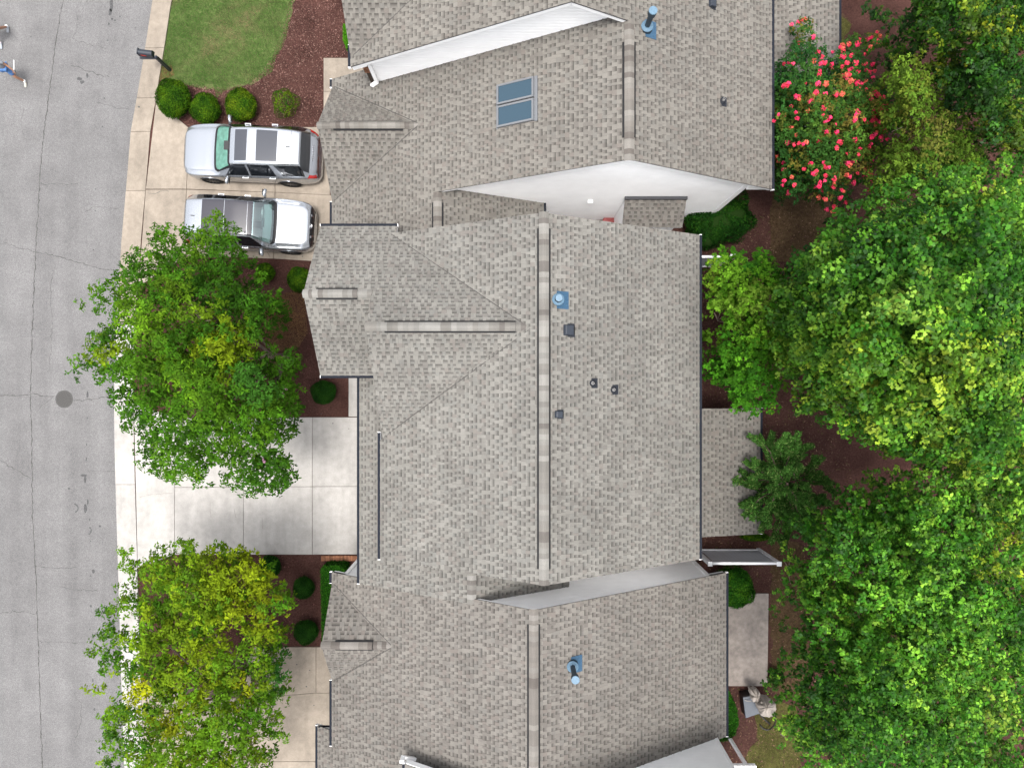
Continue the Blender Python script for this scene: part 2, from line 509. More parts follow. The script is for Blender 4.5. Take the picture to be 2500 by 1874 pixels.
# drips and scuffs on the drives
M['scuff'] = mats('concrete_scuff', (.30, .28, .255), .9, .1, noise=[(30, .2)])
DRV = [o for o in bpy.data.objects if o.name.startswith('driveway')]
for k, (u, v, a, b_) in enumerate([(785, 1010, 1.5, 1.2), (813, 1033, 1.5, 1.2), (852, 1046, 1.2, 1.2), (725, 1620, 1.6, 1.3), (757, 1634, 1.3, 1.2), (749, 1674, 1.8, 1.5), (767, 1720, 1.3, 1.3), (739, 626, 1.6, 1.5), (340, 262, 2.2, 1.8), (600, 622, 2.5, 1.6)]):
    blob(u, v, a, b_, .0335, M['stain'], DRV[0 if v < 700 else (1 if v < 1400 else 2)], 'drip')
for (pts, ww, k) in [([(515, 1225), (514, 1240), (516, 1262)], 1.2, 1), ([(572, 1240), (576, 1262)], 1.1, 1), ([(640, 1262), (642, 1290)], 1.1, 1), ([(610, 1215), (611, 1236)], 1.0, 1), ([(340, 1214), (372, 1206), (424, 1202)], 1.3, 1), ([(362, 472), (378, 474), (392, 468), (404, 466), (414, 468)], 1.5, 0), ([(650, 600), (652, 614), (660, 628)], 1.2, 0)]:
    o = crack(pts, ww, 'scuff' if k else 'crack', .0335, .5, 'hairline_crack'); o.parent = DRV[k]

# planted ground
def ragged(poly, amp=5, step=14):
    out = []
    n = len(poly)
    for i in range(n):
        a, b_ = poly[i], poly[(i + 1) % n]
        k = max(1, int(math.hypot(b_[0] - a[0], b_[1] - a[1]) / step))
        for j in range(k):
            t = j / k
            out.append((a[0] + (b_[0] - a[0]) * t + random.gauss(0, amp), a[1] + (b_[1] - a[1]) * t + random.gauss(0, amp)))
    return out
LAWN = [(424, -200), (421, 0), (408, 60), (399, 130), (388, 195), (440, 203), (500, 218), (560, 222), (618, 206), (650, 178), (682, 120), (705, 55), (722, 0), (740, -200)]
OLIVE = [[(1835, 1718), (1880, 1700), (1940, 1720), (1965, 1800), (1950, 1874), (1870, 1900), (1820, 1850), (1850, 1790)],
         [(1850, 50), (2040, 10), (2080, 60), (2060, 110), (1960, 130), (1850, 120)],
         [(1880, 1300), (1960, 1330), (1980, 1500), (1965, 1690), (1885, 1690), (1882, 1450)],
         [(1880, 470), (2020, 470), (2050, 560), (1990, 640), (1880, 640)]]
MATS_O = [M['olive'], M['olive'], M['soil'], M['soil']]
sheet('lawn', [tuple(P(*p)[:2]) for p in ragged(LAWN, 2.5)], .005, M['lawn'])
for pl, mm in zip(OLIVE, MATS_O):
    sheet('turf_patch', [tuple(P(*p)[:2]) for p in ragged(pl, 3)], .005, mm)
DEAD = [[(650, 735), (740, 720), (750, 800), (720, 845), (660, 840)], [(385, 162), (420, 160), (425, 185), (390, 200)]]
sheet('dead_grass_patch', [tuple(P(*p)[:2]) for p in ragged(DEAD[1], 2)], .008, M['dead'])

def blades(name, poly, n, cols, hgt, kind='stuff', lean=.6, wd=.006):
    p = sample_poly([tuple(P(*q)[:2]) for q in poly], n)
    n = len(p)
    a = RNG.random(n) * 6.283
    d = np.stack([np.cos(a), np.sin(a)], 1)
    h = hgt * (.5 + RNG.random(n))
    ln = h * (lean + .5 * RNG.random(n))
    V = np.zeros((n, 3, 3))
    side = np.stack([-d[:, 1], d[:, 0]], 1) * wd
    V[:, 0, :2] = p - side; V[:, 1, :2] = p + side
    V[:, 2, :2] = p + d * ln[:, None]
    V[:, 0, 2] = V[:, 1, 2] = .006
    V[:, 2, 2] = h
    ca = np.array(cols)
    # patchy mixture
    fld = (np.sin(p[:, 0] * 1.7 + 1.3 * np.sin(p[:, 1] * 1.1)) + np.sin(p[:, 1] * 2.1 + 2 * np.sin(p[:, 0] * .8)) + .8 * np.sin(p[:, 0] * 5.1 + 3 * np.sin(p[:, 1] * 3.3))) * .2 + .42
    idx = np.clip(((fld * .7 + RNG.random(n) * .45) * len(cols)).astype(int), 0, len(cols) - 1)
    c = ca[idx] * (.7 + .6 * RNG.random((n, 1)))
    return tag(quad_mesh(name, V, c, M['blade'], None, 3), kind=kind)
LAWN_G = ragged([(a + (0 if a < 430 else random.gauss(0, 9)), b_ + (0 if b_ < 190 else random.gauss(2, 7))) for a, b_ in ragged(LAWN, 0, 30)], 1, 40)
tag(blades('grass', LAWN_G, 60000, [(.05, .12, .018), (.06, .135, .022), (.075, .14, .028), (.10, .145, .04), (.19, .15, .075)], .045, wd=.007), 'short patchy green and tan lawn grass beside the kerb', 'grass')
ol = [blades('turf', OLIVE[i], 5000, [(.07, .075, .02), (.09, .085, .025), (.12, .085, .04), (.06, .05, .02)], .03) for i in (0, 1)]
tag(ol[0], 'olive mossy turf behind the lowest house', 'turf'); tag(ol[1], 'olive mossy turf beside the pink flowering tree', 'turf')
tag(blades('dead_grass', [(636, 728), (742, 708), (752, 812), (722, 860), (648, 852)], 9000, [(.2, .11, .05), (.15, .085, .04), (.25, .15, .08)], .05), 'tan dead grass clump under the leafy street tree', 'grass')

def chips(name, polys, n, cols, ln=(.02, .06), z=.012, label='', cat=''):
    ps = []
    for poly, fr in polys:
        ps.append(sample_poly([tuple(P(*q)[:2]) for q in poly], int(n * fr)))
    p = np.concatenate(ps); n = len(p)
    a = RNG.random(n) * 6.283
    d = np.stack([np.cos(a), np.sin(a), RNG.normal(0, .25, n)], 1)
    s = np.stack([-np.sin(a), np.cos(a), RNG.normal(0, .4, n)], 1)
    L = (ln[0] + (ln[1] - ln[0]) * RNG.random(n) ** 2)[:, None]
    W = L * (.16 + .25 * RNG.random((n, 1)))
    c = np.concatenate([p, np.full((n, 1), z)], 1)
    V = np.stack([c - d * L / 2 - s * W / 2, c + d * L / 2 - s * W / 2, c + d * L / 2 + s * W / 2, c - d * L / 2 + s * W / 2], 1)
    col = np.array(cols)[RNG.integers(0, len(cols), n)] * (.6 + .8 * RNG.random((n, 1)))
    return tag(quad_mesh(name, V, col, M['chip']), label, cat, kind='stuff')
BEDS_FRONT = [[(725, 0), (850, 0), (850, 140), (790, 142), (790, 310), (465, 312), (400, 255), (385, 205), (560, 225), (640, 190), (700, 100)]]
BEDS_MID = [[(560, 635), (800, 640), (800, 1015), (560, 1015)], [(440, 1355), (880, 1355), (880, 1400), (810, 1577), (560, 1577)]]
BEDS_BACK = [[(1710, 590), (2100, 420), (2100, 700), (1950, 900), (2100, 1180), (2000, 1500), (2000, 1874), (1720, 1874), (1720, 1680), (1880, 1670), (1880, 1440), (1710, 1440)]]
EDGE = [(735, -40), (715, 55), (692, 122), (658, 184), (622, 213), (562, 230), (500, 226), (440, 211), (395, 204), (395, 196), (440, 199), (500, 213), (558, 216), (612, 201), (643, 172), (674, 116), (697, 52), (712, -40)]
chips('mulch_chips', [(BEDS_FRONT[0], .82), (EDGE, .18)], 11000, [(.13, .06, .05), (.19, .10, .085), (.28, .17, .14), (.07, .03, .028)], label='reddish brown mulch chips in the front beds', cat='mulch')
chips('mulch_chips', [(BEDS_MID[0], .5), (BEDS_MID[1], .5)], 9000, [(.09, .035, .03), (.14, .06, .05), (.05, .02, .018), (.2, .1, .08)], label='dark red mulch chips around the round front shrubs', cat='mulch')
chips('leaf_litter', [(BEDS_BACK[0], 1)], 16000, [(.11, .06, .05), (.16, .09, .06), (.24, .15, .1), (.06, .03, .03), (.1, .09, .03)], (.02, .08), label='brown leaf litter and chips over the back yards', cat='leaf litter')
# fallen twigs
for (u0, v0, u1, v1) in [(1928, 1365, 1930, 1425), (1935, 1440, 1925, 1462), (1915, 1370, 1922, 1390), (1905, 1790, 1925, 1805), (1780, 625, 1830, 632), (640, 1375, 660, 1392)]:
    b = MB(); a, c = P(u0, v0, .02), P(u1, v1, .02)
    mid = (a + c) / 2 + Vector((random.uniform(-.08, .08), random.uniform(-.08, .08), .02))
    b.tube([a, mid, c], [.012, .01, .006], 5)
    tw = b.build('twig', M['bark_pale'])
    tag(tw, {1928: 'long curved pale twig on the litter right of the vinyl screen', 1935: 'short pale forked stick above the concrete patio', 1915: 'short pale twig near the end of the vinyl screen',
             1905: 'thin pale twig on olive turf below the covered hanging chair', 1780: 'thin pale twig on bare soil behind the dormer vent roof', 640: 'thin pale twig on mulch beside the yellow-green tree'}[u0], 'twig')

# ------------------------------------------------------------------ roofs
class Plane:
    """z = a + b x + c y"""
    def __init__(s, a, b, c): s.a, s.b, s.c = a, b, c
    @staticmethod
    def x(x0, z0, sl): return Plane(z0 - sl * x0, sl, 0)     # rises with +x by sl
    @staticmethod
    def y(y0, z0, sl): return Plane(z0 - sl * y0, 0, sl)
    def z(s, x, y): return s.a + s.b * x + s.c * y
    def px(s, u, v):
        p, q = (u - 1250) / F, (937 - v) / F
        d = (H - s.a) / (1 + s.b * p + s.c * q)
        return Vector((p * d, q * d, H - d))
    def frame(s):
        n = Vector((-s.b, -s.c, 1)).normalized()
        g = Vector((s.b, s.c, 0)); sl = g.length; g = g / sl
        up = Vector((g.x, g.y, sl)).normalized()
        e = up.cross(n).normalized()
        return e, up, n

EXPO = .143
TONES = [(.245, .238, .223), (.228, .221, .207), (.205, .198, .186), (.190, .182, .171), (.212, .197, .184), (.210, .207, .196)]
WID = {0: [.075, .095, .115, .15], 1: [.075, .09, .105, .13]}

def piece(poly, t0, typ, tone, th0, th1):
    """one shingle tab in (s, t, h): top wedge, thick at its lower edge, with side faces;
    the recessed tabs carry the maker's dark granule band along their upper edge"""
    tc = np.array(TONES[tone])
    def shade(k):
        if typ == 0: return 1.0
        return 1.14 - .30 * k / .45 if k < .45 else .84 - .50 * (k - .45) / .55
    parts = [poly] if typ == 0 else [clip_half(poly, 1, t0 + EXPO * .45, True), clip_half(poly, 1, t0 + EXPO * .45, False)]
    v = []; c = []; f = []
    for pl in parts:
        if len(pl) < 3: continue
        n0 = len(v)
        for s_, t_ in pl:
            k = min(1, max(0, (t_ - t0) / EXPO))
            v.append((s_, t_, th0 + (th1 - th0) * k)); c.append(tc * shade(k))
        f.append(tuple(range(n0, len(v))))
    n = len(poly); n0 = len(v)
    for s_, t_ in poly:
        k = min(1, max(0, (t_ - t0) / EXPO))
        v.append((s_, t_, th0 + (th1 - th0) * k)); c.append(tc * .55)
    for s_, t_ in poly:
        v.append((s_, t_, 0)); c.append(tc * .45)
    f += [(n0 + n + i, n0 + n + (i + 1) % n, n0 + (i + 1) % n, n0 + i) for i in range(n)]
    return v, f, c

class Roof:
    def __init__(s, house, mat, name='roof', nind=300):
        s.house = house; s.mat = mat; s.v = []; s.f = []; s.c = []; s.cand = []; s.nind = nind
        s.deck = MB(); s.lib = {}; s.name = name; s.fascia = MB(); s.obj = None
        s.caps = []
    def face(s, plane, poly, jig=0.0, deck=True):
        poly = ccw([tuple(p) for p in poly])
        e, up, n = plane.frame()
        W = [Vector((x, y, plane.z(x, y))) for x, y in poly]
        o = min(W, key=lambda p: p.dot(up))
        st = [((p - o).dot(e), (p - o).dot(up)) for p in W]
        if deck:
            s.deck.prism(poly, lambda x, y: plane.z(x, y) - .035, lambda x, y: plane.z(x, y) - .001)
            cx = sum(p[0] for p in poly) / len(poly); cy = sum(p[1] for p in poly) / len(poly)
            sh = [(x + (.02 if x < cx else -.02), y + (.02 if y < cy else -.02)) for x, y in poly]
            s.fascia.prism(sh, lambda x, y: plane.z(x, y) - .20, lambda x, y: plane.z(x, y) - .036)
        smin = min(p[0] for p in st); smax = max(p[0] for p in st); tmax = max(p[1] for p in st)
        Mx = Matrix((( e.x, up.x, n.x, o.x), (e.y, up.y, n.y, o.y), (e.z, up.z, n.z, o.z), (0, 0, 0, 1)))
        k = 0; t = -.001
        while t < tmax:
            strip = clip_rect(st, smin - 1, smax + 1, t, t + EXPO)
            if len(strip) >= 3:
                sa = min(p[0] for p in strip); sb = max(p[0] for p in strip)
                x = sa - random.uniform(0, .3); typ = random.randint(0, 1)
                while x < sb:
                    wv = random.choice(WID[typ])
                    tone = random.choice([0, 0, 1, 1, 2, 3, 4, 5]) if typ == 0 else random.choice([0, 1, 1, 2, 2, 3, 5])
                    x1 = x + wv
                    if x1 > sa:
                        g = .0012
                        r0, r1 = x + g, x1 - g
                        cor = [(r0, t), (r1, t), (r1, t + EXPO), (r0, t + EXPO)]
                        th0, th1 = ((.017, .006) if typ == 0 else (.0085, .0015))
                        ins = all(inside(q, st) for q in [(r0, t + .004), (r1, t + .004), (r1, t + EXPO - .004), (r0, t + EXPO - .004), ((r0 + r1) / 2, t + EXPO / 2)])
                        pl = cor if ins else clip_rect(st, r0, r1, t, t + EXPO)
                        if len(pl) >= 3:
                            pw = Mx @ Vector(((r0 + r1) / 2, t + EXPO / 2, 0))
                            if ins and t < tmax - .35:
                                s.cand.append((H - pw.z + .12 * math.hypot(pw.x, pw.y), Mx @ Matrix.Translation((r0, t, 0)), (typ, wv, tone, th0, th1), (cor, t, typ, tone, th0, th1, Mx)))
                            else:
                                s.put(pl, t, typ, tone, th0, th1, Mx)
                    x = x1
                    typ = 1 - typ if random.random() < (.93 if typ else .86) else typ
            t += EXPO; k += 1
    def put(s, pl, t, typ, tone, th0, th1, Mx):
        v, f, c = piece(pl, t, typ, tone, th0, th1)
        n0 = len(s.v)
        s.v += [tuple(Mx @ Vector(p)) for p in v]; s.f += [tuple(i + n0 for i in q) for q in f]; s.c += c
    def cap_line(s, p0, p1, sl_l, sl_r, vent=None, half=.155, lift=.012):
        """p0->p1 ridge; sl_l / sl_r the roof slopes left and right of that direction; vent = (a, b) metres along"""
        s.caps.append((Vector(p0), Vector(p1), sl_l, sl_r, vent, half, lift))
    def done(s):
        root = s.deck.build(s.name, M['dark'], s.house)
        s.obj = root
        fo = s.fascia.build('fascia', M['white'], root)
        s.cand.sort(key=lambda q: q[0])
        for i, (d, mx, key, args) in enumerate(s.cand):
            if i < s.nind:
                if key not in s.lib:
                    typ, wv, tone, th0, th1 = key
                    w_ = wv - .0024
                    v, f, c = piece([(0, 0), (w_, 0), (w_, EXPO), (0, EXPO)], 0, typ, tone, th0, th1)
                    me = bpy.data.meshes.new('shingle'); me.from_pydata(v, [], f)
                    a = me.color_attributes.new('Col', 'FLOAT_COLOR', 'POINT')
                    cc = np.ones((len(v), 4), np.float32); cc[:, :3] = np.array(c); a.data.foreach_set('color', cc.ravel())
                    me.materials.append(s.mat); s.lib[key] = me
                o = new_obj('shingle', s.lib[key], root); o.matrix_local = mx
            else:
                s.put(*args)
        if s.v:
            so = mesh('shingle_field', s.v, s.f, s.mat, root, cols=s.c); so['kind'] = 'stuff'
        for (p0, p1, sl, sr, vent, half, lift) in s.caps:
            d = (p1 - p0); L = d.length; d = d / L
            left = Vector((-d.y, d.x, 0)).normalized()
            up = Vector((0, 0, 1))
            Mx = Matrix(((d.x, left.x, up.x, p0.x), (d.y, left.y, up.y, p0.y), (d.z, left.z, up.z, p0.z), (0, 0, 0, 1)))
            lib = {}
            def prof(k):      # across section, y from +half (left) to -half
                cl, cr = math.cos(math.atan(sl)), math.cos(math.atan(sr))
                return [(half * cl, -half * cl * sl), (.05, -.05 * sl * .8), (0, -.006), (-.05, -.05 * sr * .8), (-half * cr, -half * cr * sr)]
            n = max(1, int(round(L / .145))); step = L / n
            for i in range(n):
                tone = random.randrange(6)
                if tone not in lib:
                    v = []; c = []
                    tc = np.array([(.275, .268, .254), (.205, .197, .185), (.245, .239, .227), (.158, .147, .138), (.225, .215, .201), (.29, .283, .27)][tone])
                    for xx, dz in ((-.03, .002), (step - .002, .012)):
                        for y_, z_ in prof(0): v.append((xx, y_, z_ + dz)); c.append(tc)
                    for y_, z_ in prof(0): v.append((step - .002, y_, z_ - .006)); c.append(tc * .6)
                    for xx in (-.03, step - .002):
                        for y_, z_ in (prof(0)[0], prof(0)[-1]): v.append((xx, y_, z_ - .01)); c.append(tc * .6)
                    f = [(k, 5 + k, 6 + k, 1 + k) for k in range(4)] + [(5 + k, 10 + k, 11 + k, 6 + k) for k in range(4)] + [(0, 15, 17, 5), (9, 18, 16, 4)]
                    me = bpy.data.meshes.new('ridge_cap'); me.from_pydata(v, [], f)
                    a = me.color_attributes.new('Col', 'FLOAT_COLOR', 'POINT')
                    cc = np.ones((len(v), 4), np.float32); cc[:, :3] = np.array(c); a.data.foreach_set('color', cc.ravel())
                    me.materials.append(s.mat); lib[tone] = me
                x = i * step
                inv = vent and vent[0] <= x + step / 2 <= vent[1]
                o = new_obj('ridge_cap', lib[tone], root)
                o.matrix_local = Mx @ Matrix.Translation((x, 0, .05 + lift if inv else lift + .018))
            if vent:
                b = MB()
                cl, cr = math.cos(math.atan(sl)), math.cos(math.atan(sr))
                h2 = half + .055
                pts = [(h2 * cl, -h2 * cl * sl), (0, 0), (-h2 * cr, -h2 * cr * sr)]
                v = []
                for xx in vent:
                    for y_, z_ in pts: v.append((xx, y_, z_ + .05))
                    for y_, z_ in pts: v.append((xx, y_, z_ - .0))
                f = [(0, 6, 7, 1), (1, 7, 8, 2), (0, 3, 9, 6), (2, 8, 11, 5), (0, 1, 4, 3), (1, 2, 5, 4), (6, 9, 10, 7), (7, 10, 11, 8)]
                o = mesh('ridge_vent', v, f, M['black'], root); o.matrix_local = Mx
        return root

def valley(roof, p0, p1, w_=.014, dz=.02):
    a, b_ = Vector(p0), Vector(p1)
    d = (b_ - a).normalized(); q = Vector((-d.y, d.x, 0)).normalized() * w_
    up = Vector((0, 0, dz))
    v = [a - q + up, b_ - q + up, b_ + q + up, a + q + up, a - q - up, b_ - q - up, b_ + q - up, a + q - up]
    return mesh('valley_line', v, [(0, 1, 2, 3), (0, 4, 5, 1), (3, 2, 6, 7)], M['valley'], roof)
M['valley'] = mats('valley_line', (.10, .095, .09), .9, .1)

def gutter(house, p0, p1, out, z, w_=.085, name='gutter', cap0=True, cap1=True):
    """trough along p0->p1 (xy) on the outside of an eave; dark mesh guard on top"""
    a, b_ = Vector((*p0, 0)), Vector((*p1, 0)); d = (b_ - a).normalized(); L = (b_ - a).length
    o = Vector((out[0], out[1], 0))
    Mx = Matrix(((d.x, o.x, 0, a.x), (d.y, o.y, 0, a.y), (0, 0, 1, z), (0, 0, 0, 1)))
    if d.cross(o).z < 0:
        Mx = Matrix(((-d.x, o.x, 0, b_.x), (-d.y, o.y, 0, b_.y), (0, 0, 1, z), (0, 0, 0, 1)))
    prof = [(.002, -.13), (.002, -.012), (.012, -.012), (.012, -.115), (w_ - .035, -.115), (w_ - .012, -.02), (w_ - .012, -.004), (w_, -.004), (w_, -.03), (w_ - .03, -.13)]
    n = len(prof)
    v = [(x, y, zz) for x in (0, L) for y, zz in prof]
    f = [(k, (k + 1) % n, n + (k + 1) % n, n + k) for k in range(n)] + [tuple(range(n))[::-1], tuple(n + k for k in range(n))]
    g = mesh(name, v, f, M['white'], house); g.matrix_local = Mx
    b = MB().box(.002, L - .002, .003, w_ + .003, -.014, .001)
    gg = b.build('gutter_guard', M['slate'], g)
    b = MB()
    for x0 in (-.012, L - .002):
        b.box(x0, x0 + .014, .001, w_ + .002, -.132, -.002)
    b.build('end_cap', M['white'], g)
    return g

def lap_wall(house, poly, Y, face, name='siding', expo=.16, mat='white', axis='y'):
    """horizontal lap siding on a wall plane; poly in (h, z) where h is x (axis y) or y (axis x); face = +-1"""
    poly = ccw([tuple(p) for p in poly])
    zmin = min(p[1] for p in poly); zmax = max(p[1] for p in poly)
    mb = MB(); z = zmin
    while z < zmax:
        pl = clip_rect(poly, -99, 99, z, min(z + expo, zmax))
        if len(pl) >= 3:
            n = len(pl)
            def q(h, zz, off):
                return (h, Y + face * off, zz) if axis == 'y' else (Y + face * off, h, zz)
            top = []; 
            for lo, hi, o0, o1 in ((z, z + expo * .72, .024, .021), (z + expo * .72, z + expo, .021, .006)):
                sub = clip_half(clip_half(pl, 1, lo, False), 1, hi, True)
                if len(sub) < 3: continue
                n = len(sub)
                top = [q(h, zz, o0 + (o1 - o0) * (zz - lo) / (hi - lo)) for h, zz in sub]
                bot = [q(h, zz, 0) for h, zz in sub]
                f = [tuple(range(n))] + [(n + i, n + (i + 1) % n, (i + 1) % n, i) for i in range(n)]
                mb.add(top + bot, f)
        z += expo
    o = mb.build(name, M[mat], house); o['kind'] = 'stuff'
    return o

def corner_trim(house, x, y, z0, z1, w_=.1):
    b = MB().box(x - w_ / 2, x + w_ / 2, y - w_ / 2, y + w_ / 2, z0, z1)
    return b.build('corner_trim', M['white'], house)

def downspout(house, pts, r=.045):
    b = MB()
    pts = [Vector(p) for p in pts]
    for a, c in zip(pts, pts[1:]):
        d = (c - a); L = d.length; d.normalize()
        s_ = d.cross(Vector((0, 1, .01))).normalized(); t_ = d.cross(s_)
        Mx = Matrix(((s_.x, t_.x, d.x, a.x), (s_.y, t_.y, d.y, a.y), (s_.z, t_.z, d.z, a.z), (0, 0, 0, 1)))
        b.box(-r, r, -r * .75, r * .75, -r * .5, L + r * .5, Mx)
    return b.build('downspout', M['white'], house)

def block(house, x0, x1, y0, y1, z1, name='wall', mat='white'):
    return MB().box(x0, x1, y0, y1, -.05, z1).build(name, M[mat], house)

SH_GREY = mats('shingles_grey', (1.0, .995, .975), .95, .12, attr=True, noise=[(150, .22), (2.5, .07), (.5, .09), (.9, .06, (1, .25, 1))])
SH_WARM = mats('shingles_warm', (.92, .885, .86), .95, .12, attr=True, noise=[(150, .22), (2.5, .07), (.5, .07)])
SH_TAN = mats('shingles_tan', (.95, .92, .885), .95, .12, attr=True, noise=[(150, .22), (2.5, .06), (.5, .06)])

# ---------------- house C: the middle one
hC = thing('townhouse', 'grey shingled townhouse in the middle with long ridge and large front cross gable', 'house', (0, 0, 0), group='row of stepped townhouses')
s = .577
CR = Plane.x(5.8, 5.0, -s); CL = Plane.x(-4.078, 5.0, s)
XR, ZR = .862, 7.85
GU = Plane.y(1.57, 7.58, -.78); GL = Plane.y(1.57, 7.58, .78); G2 = Plane.y(2.576, 6.795, .78)
rC = Roof(hC, SH_GREY)
rC.face(CR, [(XR, 4.62), (5.8, 4.62), (5.8, -5.433), (XR, -5.433)])
rC.face(CL, [(XR, 4.62), (-3.73, 4.62), (.394, 1.57), (-4.078, -1.738), (-4.078, -5.433), (XR, -5.433)])
rC.face(GU, [(-5.94, 4.878), (-5.94, 2.576), (-4.0, 2.576), (-4.0, 1.57), (.394, 1.57), (-3.73, 4.62), (-3.55, 4.62), (-3.55, 4.878)])
rC.face(GL, [(-4.0, 1.57), (.394, 1.57), (-4.0, -1.68)])
rC.face(G2, [(-5.94, 2.576), (-3.95, 2.576), (-3.95, .268), (-5.94, .268)])
CpL = Plane.x(-4.905, 4.15, s); CpR = Plane.x(-1.18, 6.30, -s)
rC.face(CpL, [(-4.905, .2), (-4.0, .2), (-4.0, -5.3), (-1.18, -5.3), (-1.18, -6.42), (-4.905, -6.42)])
rC.face(CpR, [(-1.18, -5.3), (1.8, -5.3), (1.8, -6.42), (-1.18, -6.42)])
rC.cap_line((XR, 4.62, ZR), (XR, -5.433, ZR), s, s, (.42, 9.62))
rC.cap_line((-4.0, 1.57, 7.58), (XR - .18, 1.57, 7.58), .78, .78, (.5, 4.1))
rC.cap_line((-5.94, 2.576, 6.795), (-3.98, 2.576, 6.795), .78, .78, (.35, 1.52))
rC.cap_line((-1.18, -5.3, 6.30), (-1.18, -6.42, 6.30), s, s)
rC.done()
valley(rC.obj, (.5, 1.50, 7.63), (-4.0, -1.66, 5.05)); valley(rC.obj, (.38, 1.60, 7.57), (-3.72, 4.60, 5.21))
block(hC, -3.75, 5.45, -5.3, 4.5, 4.85); block(hC, -5.7, -3.7, .45, 4.7, 4.85, 'porch_wall'); block(hC, -4.6, 1.6, -6.3, -5.25, 4.1, 'garage_wall')
block(hC, -4.6, -3.6, -6.3, .2, 4.1, 'garage_front_wall')
MB().prism(ccw([(-3.75, -1.4), (-3.75, 4.5), (-3.55, 4.5), (-3.55, -1.4)]), 4.8, lambda x, y: min(GU.z(x, y), GL.z(x, y)) - .25).build('gable_wall', M['white'], hC)
gutter(hC, (5.8, -5.433), (5.8, 4.62), (1, 0), 5.0)
gutter(hC, (-4.078, -5.433), (-4.078, -1.5), (-1, 0), 5.0)
gutter(hC, (-4.905, -6.42), (-4.905, .2), (-1, 0), 4.15)
gutter(hC, (-5.94, 4.878), (-3.55, 4.878), (0, 1), 5.0)
gutter(hC, (-5.94, .268), (-4.0, .268), (0, -1), 5.0)
# rear porch of C
PC = Plane.x(8.53, 2.6, -.24)
rP = Roof(hC, SH_TAN, 'porch_roof', 120)
rP.face(PC, [(5.5, -5.15), (8.53, -5.15), (8.53, -.83), (5.5, -.83)])
rP.done()
gutter(hC, (8.53, -5.15), (8.53, -.83), (1, 0), 2.6)
for yy in (-5.0, -3.0, -1.0):
    MB().box(8.2, 8.32, yy - .06, yy + .06, 0, 2.5).build('porch_post', M['white'], hC)
MB().box(5.5, 8.4, -5.0, -1.0, -.02, .12).build('porch_floor', M['concrete_old'], hC)

# ---------------- houses A + B share one right-hand slope
hB = thing('townhouse', 'brownish grey townhouse with two skylights and a white gable wall', 'house', group='row of stepped townhouses')
BR = Plane.x(8.12, 4.8, -.6); BL = Plane.x(3.183, 7.76, .583)
XE = -6.27; ZE = BL.z(XE, 0)
rB = Roof(hB, SH_TAN)
rB.face(BR, [(3.183, 6.08), (8.12, 6.08), (8.12, 14.5), (3.183, 14.5)])
YB = 8.35; ZB = 4.13; XB = 3.183 - (7.76 - ZB) / .583; hw = (ZB - ZE) / .95
rB.face(BL, [(3.183, 10.2), (3.183, 6.08), (-2.36, 6.08), (-2.36, 4.7), (XE, 4.7), (XE, YB - hw), (XB, YB), (XE, YB + hw), (XE, 10.62), (-4.75, 10.62), (-4.75, 10.2)])
rB.face(Plane.y(YB, ZB, .95), [(XE, YB), (XE, YB - hw), (XB, YB)])
rB.face(Plane.y(YB, ZB, -.95), [(XE, YB), (XB, YB), (XE, YB + hw)])
ZBp = BL.z(-2.36, 0)
BpR = Plane.x(-2.36, ZBp, -.583)
rB.face(BpR, [(-2.36, 6.3), (1.09, 6.3), (1.09, 4.7), (-2.36, 4.7)])
rB.cap_line((3.183, 6.08, 7.76), (3.183, 9.9, 7.76), .583, .6, (.62, 3.2))
rB.cap_line((XE, YB, ZB), (XB + .18, YB, ZB), .95, .95, (.5, 2.75))
rB.cap_line((-2.36, 6.05, ZBp), (-2.36, 4.7, ZBp), .583, .583, (.3, 1.35))
rB.done()
valley(rB.obj, (XB, YB - .05, ZB), (XE + .1, YB - hw, ZE + .06)); valley(rB.obj, (XB, YB + .05, ZB), (XE + .1, YB + hw, ZE + .06))
YWB = 6.26
block(hB, -5.9, 1.0, 4.9, 10.4, 2.1, 'garage_wall'); block(hB, 1.0, 7.30, 6.32, 14.2, 4.7)
block(hB, -4.2, 1.0, 6.32, 10.4, 3.3)
wl = [(1.05, 0), (7.33, 0), (7.33, BR.z(7.33, 0) - .12), (3.183, 7.60), (-2.4, BL.z(-2.4, 0) - .15), (-2.4, 3.9), (1.05, 1.9)]
lap_wall(hB, wl, YWB, -1)
MB().prism([(-2.4, 6.28), (3.183, 6.28), (3.183, 6.5), (-2.4, 6.5)], 3.5, lambda x, y: BL.z(x, y) - .22).build('gable_wall', M['white'], hB)
MB().prism([(3.183, 6.28), (7.3, 6.28), (7.3, 6.5), (3.183, 6.5)], 4.0, lambda x, y: BR.z(x, y) - .22).build('gable_wall', M['white'], hB)
corner_trim(hB, 7.33, 6.27, 0, BR.z(7.33, 0) - .14, .12)
downspout(hB, [(7.45, 6.3, 4.6), (7.45, 6.3, .15), (7.6, 6.15, .05)])
MB().prism([(7.4, 6.14), (8.08, 6.14), (8.08, 6.3), (7.4, 6.3)], 4.55, lambda x, y: BR.z(x, y) - .06).build('soffit_return', M['white'], hB)
MB().box(2.58, 2.74, YWB - .12, YWB, 2.75, 2.9).build('wall_vent', M['white'], hB)
gutter(hB, (8.12, 6.08), (8.12, 14.5), (1, 0), 4.8)
gutter(hB, (XE, 10.34), (XE, 10.62), (-1, 0), ZE); gutter(hB, (XE, 4.7), (XE, YB - hw - .02), (-1, 0), ZE)
gutter(hB, (1.09, 4.7), (1.09, 6.25), (1, 0), BpR.z(1.09, 0))
